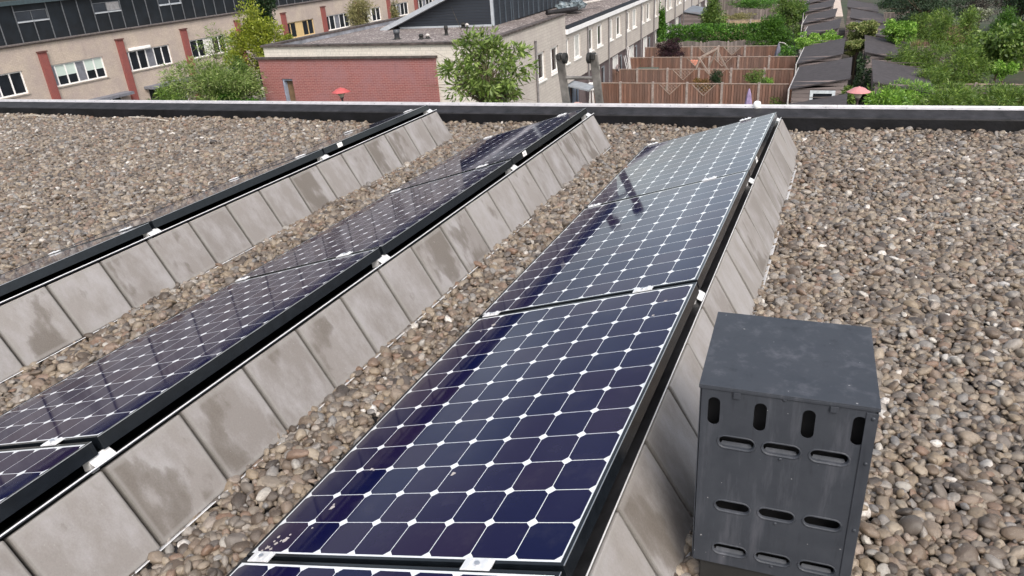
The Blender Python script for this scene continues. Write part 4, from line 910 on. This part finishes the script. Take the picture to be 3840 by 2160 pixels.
plant('dark_red_maple', 'dark red Japanese maple spreading over the brown fence', 'shrub', (-9.2, 48.3, -5.2), 1.05, .72, 5000, .11, g_red, clumps=36, asp=.35, gap=.27, limbs=5, droop=.5)
plant('dark_red_maple', 'small dark red maple top behind the third brown fence', 'shrub', (-4.7, 47.3, -5.75), .85, .42, 1800, .10, g_red, clumps=20, asp=.35, gap=.3, limbs=3)
plant('garden_shrub', 'orange tinged shrub between the first two brown fences', 'shrub', (-5.65, 39.5, -5.80), .68, .42, 1900, .09, g_mix, clumps=22, asp=.4, limbs=3)
plant('garden_shrub', 'dark green shrub right of the orange tinged shrub', 'shrub', (-4.95, 40.0, -5.62), .45, .5, 1700, .09, g_dark, clumps=18, asp=.35, limbs=3)
plant('garden_shrub', 'bushy green shrub before the second brown fence, near the sheds', 'shrub', (-2.95, 40.2, -5.62), .62, .48, 2500, .10, g_mid, clumps=22, asp=.3, limbs=3)
plant('garden_shrub', 'small bright green shrub beside the bushy one', 'shrub', (-2.25, 39.9, -5.85), .42, .35, 1300, .09, g_light, clumps=14, asp=.35, limbs=3)
plant('garden_shrub', 'low leaves before the nearest brown fence by the shed gutter', 'shrub', (-1.35, 36.3, -6.3), .4, .5, 900, .10, g_bamb, clumps=14, asp=.35, limbs=3)
plant('climbing_plant', 'bright green climbing plant covering the gap between two left shed roofs', 'climber', (-.32, 49.9, -5.02), 1.15, .36, 6500, .12, g_light, ry=1.7, clumps=60, asp=.6, gap=.26, limbs=0, shape='box')
plant('climbing_plant', 'green bush hanging beside the left shed gutter', 'climber', (-1.9, 47.4, -5.6), .6, .6, 2200, .11, g_hedge, clumps=22, asp=.5, limbs=2)
plant('hydrangea', 'rounded yellow green hydrangea beside the alley gate', 'shrub', (2.15, 49.2, -4.35), 1.0, .72, 7000, .11, g_hyd, ry=.9, clumps=34, asp=.75, gap=.22, limbs=4)
plant('hydrangea', 'lower yellow green hydrangea hanging over the alley', 'shrub', (1.85, 46.2, -4.85), .72, .45, 3600, .11, g_hyd, clumps=20, asp=.75, gap=.26, limbs=3)
plant('garden_shrub', 'light green bush right of the hydrangea', 'shrub', (4.0, 47.4, -4.2), .95, .68, 5000, .13, g_light, clumps=30, asp=.55, gap=.28, limbs=4)
plant('garden_shrub', 'leafy tuft at the corner of the nearest window shed', 'shrub', (1.62, 32.6, -4.95), .32, .36, 700, .16, g_bamb, clumps=10, asp=.2, gap=.4, limbs=4, trunk_r=.02)
BG = 'bamboo clumps over the right sheds'
for i, (c, rx, rz, nl, lab, mt) in enumerate([((4.6, 41, -4.75), 1.35, 1.1, 6000, 'bamboo clump hanging over the shed with the weathered alley wall', g_bamb), ((6.0, 46.2, -4.2), 1.0, 1.2, 4500, 'upright bamboo clump between the light bush and the grey fence', g_bamb), ((7.4, 49.4, -3.95), .6, 1.05, 2600, 'tall narrow bamboo tips before the dark trees', g_bamb),
    ((3.7, 33.6, -5.15), 1.35, .58, 5000, 'bright bamboo leaves over the lowest right shed beside the pink lamp', g_light), ((5.5, 33.4, -5.25), 1.5, .62, 6500, 'grassy bamboo along the parapet left of the right picture corner', g_bamb), ((7.6, 33.4, -5.25), 1.3, .6, 5500, 'grassy bamboo at the right picture corner above the parapet', g_bamb), ((6.3, 39.4, -4.95), 1.4, 1.0, 7000, 'wide bamboo thicket in front of the grey fence', g_bamb),
    ((4.9, 37.2, -5.25), .9, .8, 3800, 'bamboo spray over the strip window shed', g_bamb)]):
    plant('bamboo_clump', lab, 'bamboo', c, rx, rz, nl, .19, mt, clumps=44, asp=.15, gap=.28, limbs=12, trunk_r=.022, group=BG, droop=.15, bark=flat('bamboo_stem', (.20, .17, .08), .7))
plant('ivy_mass', 'dark ivy filling the alley side below the hydrangea', 'climber', (2.25, 40.6, -5.9), .32, 1.0, 3500, .12, g_dark, ry=2.6, clumps=40, asp=.6, gap=.3, shape='box', limbs=0)
plant('bamboo_clump', 'bamboo spray in front of the rust brown fence', 'bamboo', (5.6, 52.5, -4.55), 1.2, 1.0, 4500, .19, g_bamb, clumps=34, asp=.17, gap=.3, limbs=8, trunk_r=.022, group=BG)
plant('bamboo_clump', 'bamboo spray below the cone shaped conifer', 'bamboo', (8.0, 47.0, -4.9), 1.4, .9, 5000, .19, g_bamb, clumps=36, asp=.17, gap=.3, limbs=8, trunk_r=.022, group=BG)
plant('garden_shrub', 'bright leafy shrub at the parapet right of the pink hooded lamp', 'shrub', (3.0, 29.8, -4.7), .85, .62, 3500, .16, g_light, clumps=26, asp=.3, gap=.3, limbs=6)
plant('bamboo_clump', 'low bamboo leaves at the parapet before the weathered shed front', 'bamboo', (4.6, 30.6, -4.95), 1.2, .62, 4500, .18, g_bamb, clumps=34, asp=.17, gap=.3, limbs=8, trunk_r=.022, group=BG)
plant('garden_shrub', 'green undergrowth at the foot of the bamboo by the grey picket fence', 'shrub', (7.2, 35.5, -5.6), 1.9, .7, 5000, .15, g_mid, clumps=40, asp=.35, gap=.28, limbs=6)
plant('broadleaf_tree', 'broad leaved green tree at the right picture edge', 'tree', (8.3, 42.6, -4.55), 1.55, 1.25, 6500, .20, g_mid, clumps=44, asp=.6, gap=.28, limbs=12, trunk_r=.06, droop=.5)
plant('garden_shrub', 'small yellow green shrub in front of the broad leaved tree', 'shrub', (8.1, 39.6, -5.1), .5, .4, 1600, .11, g_light, clumps=16, asp=.5, limbs=3)
plant('dark_tree', 'large dark grey green tree at the top right behind the flue', 'tree', (6.3, 63, -4.2), 2.6, 1.6, 9000, .16, leafmat('leaf_greygreen', (.02, .045, .02), (.045, .085, .04), (.09, .13, .07)), clumps=60, asp=.4, gap=.26, trunk_r=.12, limbs=14)
plant('dark_tree', 'dark purple brown shrub mass right of the large dark tree', 'tree', (9.4, 64, -4.6), 1.7, 1.3, 5000, .14, leafmat('leaf_purple', (.025, .022, .02), (.05, .045, .035), (.08, .07, .05)), clumps=40, asp=.4, gap=.28)
plant('dark_tree', 'deep green tree mass at the very top right', 'tree', (13, 68, -4.3), 3.2, 1.8, 8000, .18, g_dark, clumps=50, asp=.5, gap=.28, trunk_r=.12)
plant('conical_shrub', 'dark green cone shaped conifer near the right picture edge', 'shrub', (9.65, 51.6, -4.45), 1.25, 1.25, 7500, .11, g_thuja, clumps=54, asp=.35, gap=.24, shape='cone', droop=-.3)
plant('white_flowering_shrub', 'pale flowering shrub left of the cone shaped conifer', 'shrub', (8.6, 54, -4.1), .55, .48, 1700, .11, leafmat('leaf_pale', (.12, .16, .07), (.36, .38, .26), (.6, .6, .5)), clumps=16, asp=.6)
plant('dark_tree', 'dark green bushes between the upper right shed and the far fence', 'shrub', (5.0, 57.5, -4.9), 1.0, .75, 4000, .13, g_dark, clumps=30, asp=.5)
for i, (c, rx, rz, nl, mt, lab) in enumerate([((-7.9, 71, -5.7), 1.9, .55, 3500, g_olive, 'brown green shrubs before the far arched fence'), ((-4.0, 73, -5.3), 1.6, .8, 4500, g_mid, 'green shrubs left of the topmost shed'), ((-8.0, 82, -5.3), 2.6, .7, 4500, g_hedge, 'far green hedge at the upper picture edge'), ((-9.6, 67.0, -6.0), 1.0, .5, 2000, g_light, 'light green bush in front of the large grey shed'),
    ((-12.0, 60.5, -6.0), .9, .7, 2500, g_mid, 'green bush at the wall left of the large grey shed'), ((-6.0, 88, -4.6), 4.0, 1.3, 7000, g_dark, 'dark trees beyond the farthest garden fence'), ((-1.9, 60.5, -5.7), .7, .6, 2200, g_mid, 'green bush left of the upper left sheds'), ((4.6, 72, -4.7), 1.6, 1.0, 3500, g_dark, 'dark tree right of the topmost right shed'),
    ((-2.9, 68, -4.9), .9, .9, 2500, g_hedge, 'green crown left of the upper left sheds, near the edge'), ((11.5, 45, -4.6), 1.5, 1.3, 4500, g_mid, 'green tree just beyond the right picture edge'), ((-10.9, 47.5, -6.2), .7, .5, 1500, g_mid, 'small green bush at the foot of the white terrace')]):
    plant('garden_shrub', lab, 'shrub', c, rx, rz, nl, .15, mt, clumps=34, asp=.45, gap=.3, limbs=4)

# ------------------------------------------------------------------ garden things
def lamp(lab, x, y, zt, col):
    t_ = thing('street_lamp', lab, 'street lamp', (x, y, GZ), 0, 'street lamps with mushroom hoods')
    mb = MB(); mb.tube([(x, y, GZ), (x, y, GZ+.9), (x, y, GZ+.95), (x, y, zt-.34)], [.06, .06, .038, .034], 12); mb.build('post', flat('lamp_post', (.05, .03, .035), .5), t_)
    mb = MB(); mb.lathe([(.05, zt-.40), (.075, zt-.33), (.06, zt-.31)], (x, y, 0), 20); mb.build('socket', flat('lamp_post', (.05, .03, .035)), t_, smooth=True)
    mb = MB(); mb.lathe([(.07, zt-.32), (.10, zt-.26), (.19, zt-.13), (.20, zt-.115)], (x, y, 0), 24); mb.build('diffuser', flat('cream_glass', (.50, .45, .38), .4), t_, smooth=True)
    mb = MB(); mb.lathe([(.20, zt-.118), (.335, zt-.150), (.345, zt-.142), (.335, zt-.132), (.24, zt-.085), (.17, zt-.03), (.10, zt-.006), (.03, zt), (.028, zt+.02), (.0001, zt+.025)], (x, y, 0), 28); mb.build('hood', flat('hood_'+lab[:4], col, .5, 0, .08, 5), t_, smooth=True)
lamp('red hooded street lamp in front of the red brick wall', -15.45, 21.4, -2.72, (.42, .085, .085))
lamp('faded pink hooded street lamp between the shed rows', 1.87, 24.0, -3.02, (.46, .20, .20))
# ladder leaning on the parapet
lad = thing('ladder', 'aluminium ladder with black rollers sticking up over the parapet', 'ladder', (-.9, 7.4, GZ))
def lerp(a, b, t): return a+(b-a)*t
zt_, zb_ = .63, GZ
def LR(side, z): t = (z-zb_)/(zt_-zb_); return ((lerp(-.86, -1.062, t) if side < 0 else lerp(-.42, -.726, t)), lerp(7.5, 5.685, t), z)
for sd_ in (-1, 1):
    mb = MB(); mb.bar(LR(sd_, zb_), LR(sd_, zt_), .030, .075, up=(1, 0, 0)); mb.build('stile', flat('ladder_aluminium', (.20, .19, .18), .5, .35, .35, 9), lad, bevel=.003)
    q = Vector(LR(sd_, zt_)); mb = MB(); mb.lathe([(.0001, -.05), (.042, -.05), (.050, -.04), (.050, .02), (.044, .045), (.0001, .05)], (0, 0, 0), 20)
    mb = MB(); pr = [(.044, -.018), (.050, -.014), (.050, .014), (.044, .018), (.020, .018), (.018, .010), (.0001, .010)]
    for r_, z_ in [(0, 0)]: pass
    c = Vector((q.x+.050 if sd_ < 0 else q.x-.045, q.y+.01, q.z-.035)); o0 = 0; n_ = 22; prf = [(.0001, -.018)]+pr
    for r_, a_ in prf:
        for jx in range(n_): an = 2*PI*jx/n_; mb.v.append((c.x+a_, c.y+r_*math.cos(an), c.z+r_*math.sin(an)))
    for i in range(len(prf)-1):
        for jx in range(n_): mb.f.append((i*n_+jx, i*n_+(jx+1) % n_, (i+1)*n_+(jx+1) % n_, (i+1)*n_+jx))
    mb.build('roller', M_rubber, lad)
    mb = MB(); mb.box(q.x-.020, q.x+.020, q.y-.042, q.y+.042, q.z-.05, q.z+.012); mb.build('end_cap', M_rubber, lad, bevel=.012, segs=3)
z_ = .135
while z_ > GZ+.2:
    mb = MB(); a = LR(-1, z_); b = LR(1, z_); mb.tube([a, b], .016, 10); mb.build('rung', flat('ladder_aluminium', (.4, .4, .4)), lad); z_ -= .27
mb = MB(); mb.tube([LR(-1, .405), LR(1, .405)], .016, 10); mb.build('rung', flat('ladder_aluminium', (.4, .4, .4)), lad)
mb = MB(); p0 = Vector(LR(-1, .135)).lerp(Vector(LR(1, .135)), .32)
for i in range(4): mb.tube([p0+Vector((.012*i-.02, .024*math.cos(a), .024*math.sin(a))) for a in [2*PI*j/10 for j in range(11)]], .0045, 6)
mb.tube([p0+Vector((.0, -.024, -.005)), p0+Vector((-.012, -.03, -.05)), p0+Vector((-.004, -.03, -.075))], .0045, 6); mb.tube([p0+Vector((.02, -.024, .01)), p0+Vector((.045, -.02, .022)), p0+Vector((.06, -.022, .018))], .006, 6)
tag(mb.build('rope_knot', flat('pink_white_cord', (.55, .36, .33), .8, 0, .3, 60), None), 'pinkish white cord tied round the lower visible ladder rung', 'cord')
# white knob on the trim
kn = thing('roof_cap', 'small white rounded cap on a short stem fixed to the parapet trim', 'cap', (.765, 5.70, .10))
mb = MB(); mb.tube([(.765, 5.712, .10), (.765, 5.712, .19)], .006, 8); mb.build('stem', M_grey, kn)
mb = MB(); mb.lathe([(.030, .165), (.043, .172), (.047, .19), (.044, .212), (.034, .225), (.012, .231), (.0001, .231)], (.765, 5.712, 0), 24); mb.v = [(.765+(a-.765)*.72, 5.712+(b-5.712)*.72, c-.014) for a, b, c in mb.v]; mb.build('dome', M_white, kn, smooth=True)
# swing frame
sw_ = thing('swing_frame', 'wooden A shaped swing frame rising above the third brown fence', 'swing frame', (-5.9, 43.4, GZ))
M_sw = flat('weathered_beam', (.23, .18, .15), .8, 0, .2, 6)
mb = MB(); mb.bar((-6.35, 42.6, -4.93), (-5.55, 44.4, -4.60), .09, .09); mb.build('top_beam', M_sw, sw_)
for a, b in [((-6.28, 42.7, -4.95), (-6.95, 42.3, GZ)), ((-6.28, 42.7, -4.95), (-4.75, 42.4, GZ)), ((-5.6, 44.3, -4.66), (-6.6, 44.5, GZ)), ((-5.6, 44.3, -4.66), (-4.2, 44.3, GZ))]:
    mb = MB(); mb.bar(a, b, .08, .08); mb.build('leg', M_sw, sw_)
mb = MB(); mb.bar((-6.75, 42.45, -6.2), (-5.35, 42.5, -6.2), .06); mb.build('crossbar', M_sw, sw_)
# orange tiled little roof
mb = MB(); mb.poly([(-7.75, 46.2, -6.1), (-6.75, 46.2, -6.1), (-6.95, 46.8, -5.62), (-7.55, 46.8, -5.62), (-7.75, 46.2, -6.15), (-6.75, 46.2, -6.15), (-6.95, 46.8, -5.67), (-7.55, 46.8, -5.67)], [(0, 1, 2, 3), (7, 6, 5, 4), (0, 4, 5, 1), (1, 5, 6, 2), (2, 6, 7, 3), (3, 7, 4, 0)])
t_ = thing('play_house', 'orange roof of a small garden hut seen through the fence lattice', 'garden hut', (-7.25, 47, GZ)); mb.build('roof', flat('orange_tiles', (.42, .15, .095), .7, 0, .3, 5), t_)
mb = MB(); mb.box(-7.6, -6.9, 46.35, 46.75, GZ, -6.17); mb.build('wall', M_shed, t_)
# tarp covered garden bench
mb = MB(); pr = [(42.3, GZ+.3), (42.25, -5.62), (42.5, -5.50), (43.3, -5.50), (43.5, -5.62), (43.45, GZ+.3)]; mb.prism(pr, 'x', -10.0, -8.75)
t_ = tag(mb.build('garden_cover', flat('green_cover', (.045, .062, .045), .7, 0, .25, 3), bevel=.05), 'dark green tarpaulin cover over garden furniture beside the leaning ladders', 'cover')
for i, (a, b) in enumerate([((-10.86, 43.9, -4.42), (-10.15, 42.6, GZ)), ((-10.86, 43.2, -4.85), (-10.0, 42.2, GZ))]):
    t_ = thing('leaning_ladder', ['longer aluminium ladder leaning on the white terrace', 'shorter aluminium ladder leaning on the white terrace in front of the longer one'][i], 'ladder', b, 0, 'ladders leaning on the terrace')
    for q in (0, .32):
        mb = MB(); mb.bar((a[0], a[1]+q, a[2]), (b[0], b[1]+q, b[2]), .045, .035); mb.build('stile', flat('dull_aluminium', (.26, .25, .25), .5, .2), t_)
    for q in range(9):
        u = .06+q*.105; mb = MB(); pa = Vector(a).lerp(Vector(b), u); mb.tube([pa, pa+Vector((0, .32, 0))], .012, 6); mb.build('rung', flat('dull_aluminium', (.2, .2, .2)), t_)
# folded parasols
def parasol(lab, x, y, zt, zb, r, col, pole=True):
    t_ = thing('folded_parasol', lab, 'parasol', (x, y, GZ), 0, 'folded garden parasols')
    mb = MB(); mb.tube([(x, y, GZ), (x, y, zb+.1)], .025, 8); mb.build('pole', M_grey, t_)
    mb = MB(); n_ = 24; prf = [(.01, zt+.03), (.03, zt), (r*.45, zt-.22), (r*.8, lerp(zt, zb, .5)), (r, lerp(zt, zb, .8)), (r*.92, zb)]
    for rr_, z in prf:
        for jx in range(n_): an = 2*PI*jx/n_; k_ = 1+.16*math.cos(an*6); mb.v.append((x+rr_*k_*math.cos(an), y+rr_*k_*math.sin(an), z))
    for i in range(len(prf)-1):
        for jx in range(n_): mb.f.append((i*n_+jx, i*n_+(jx+1) % n_, (i+1)*n_+(jx+1) % n_, (i+1)*n_+jx))
    mb.build('canopy', flat('cloth_'+lab[7:13], col, .85), t_, smooth=True); return t_
parasol('folded lilac parasol in front of the nearest brown fence', -2.72, 36.2, -5.40, -6.75, .19, (.26, .20, .34))
t_ = parasol('folded grey blue parasol with a curved arm left of the window shed', -2.5, 48, -4.85, -6.0, .20, (.15, .15, .20))
mb = MB(); mb.tube([(-2.5, 48, -4.80), (-2.2, 47.9, -4.83), (-1.8, 47.8, -5.1), (-1.5, 47.7, -5.6), (-1.4, 47.7, GZ)], .028, 8); mb.build('arm', M_pv, t_)
# white box on poles, left of the nearest fence
t_ = thing('white_box_stand', 'white box on thin white poles beside the nearest brown fence', 'box on stand', (-10.4, 35.5, GZ))
mb = MB(); mb.box(-10.57, -10.30, 35.4, 35.66, -5.34, -5.02); mb.build('box', M_white, t_, bevel=.04, segs=3)
mb = MB(); mb.box(-10.60, -10.26, 35.36, 35.70, -5.375, -5.345); mb.build('shelf', M_white, t_)
for dx, dy in ((-.16, -.15), (.16, -.15), (-.16, .15), (.16, .15)):
    mb = MB(); mb.tube([(-10.43+dx*.35, 35.53+dy*.35, -5.375), (-10.43+dx, 35.53+dy, GZ)], .018, 8); mb.build('leg', M_white, t_)
# metal flue
t_ = thing('garden_flue', 'thin metal flue with a cap standing among the bushes on the right', 'flue', (5.2, 58.6, GZ))
mb = MB(); mb.tube([(5.17, 58.6, GZ), (5.17, 58.6, -4.55)], .07, 12); mb.build('pipe', flat('flue_steel', (.30, .25, .22), .5, .3), t_)
mb = MB(); mb.lathe([(.15, -4.56), (.16, -4.53), (.10, -4.48), (.0001, -4.46)], (5.17, 58.6, 0), 18); mb.build('cap', M_pv, t_, smooth=True)
# hose reel on the fence end
t_ = thing('hose_reel', 'wall mounted garden hose reel at the end of the second brown fence', 'hose reel', (-10.6, 40.9, -5.3))
for q in range(4):
    mb = MB(); mb.tube([(-10.62+.03*q, 40.9+.16*math.cos(a), -5.15+.18*math.sin(a)) for a in [2*PI*j/16 for j in range(17)]], .018, 6); mb.build('hose_coil', flat('hose', (.22, .18, .18), .6), t_)
mb = MB(); mb.tube([(-10.7, 40.9, -5.15), (-10.5, 40.9, -5.15)], .05, 10); mb.build('hub', M_pipe, t_)
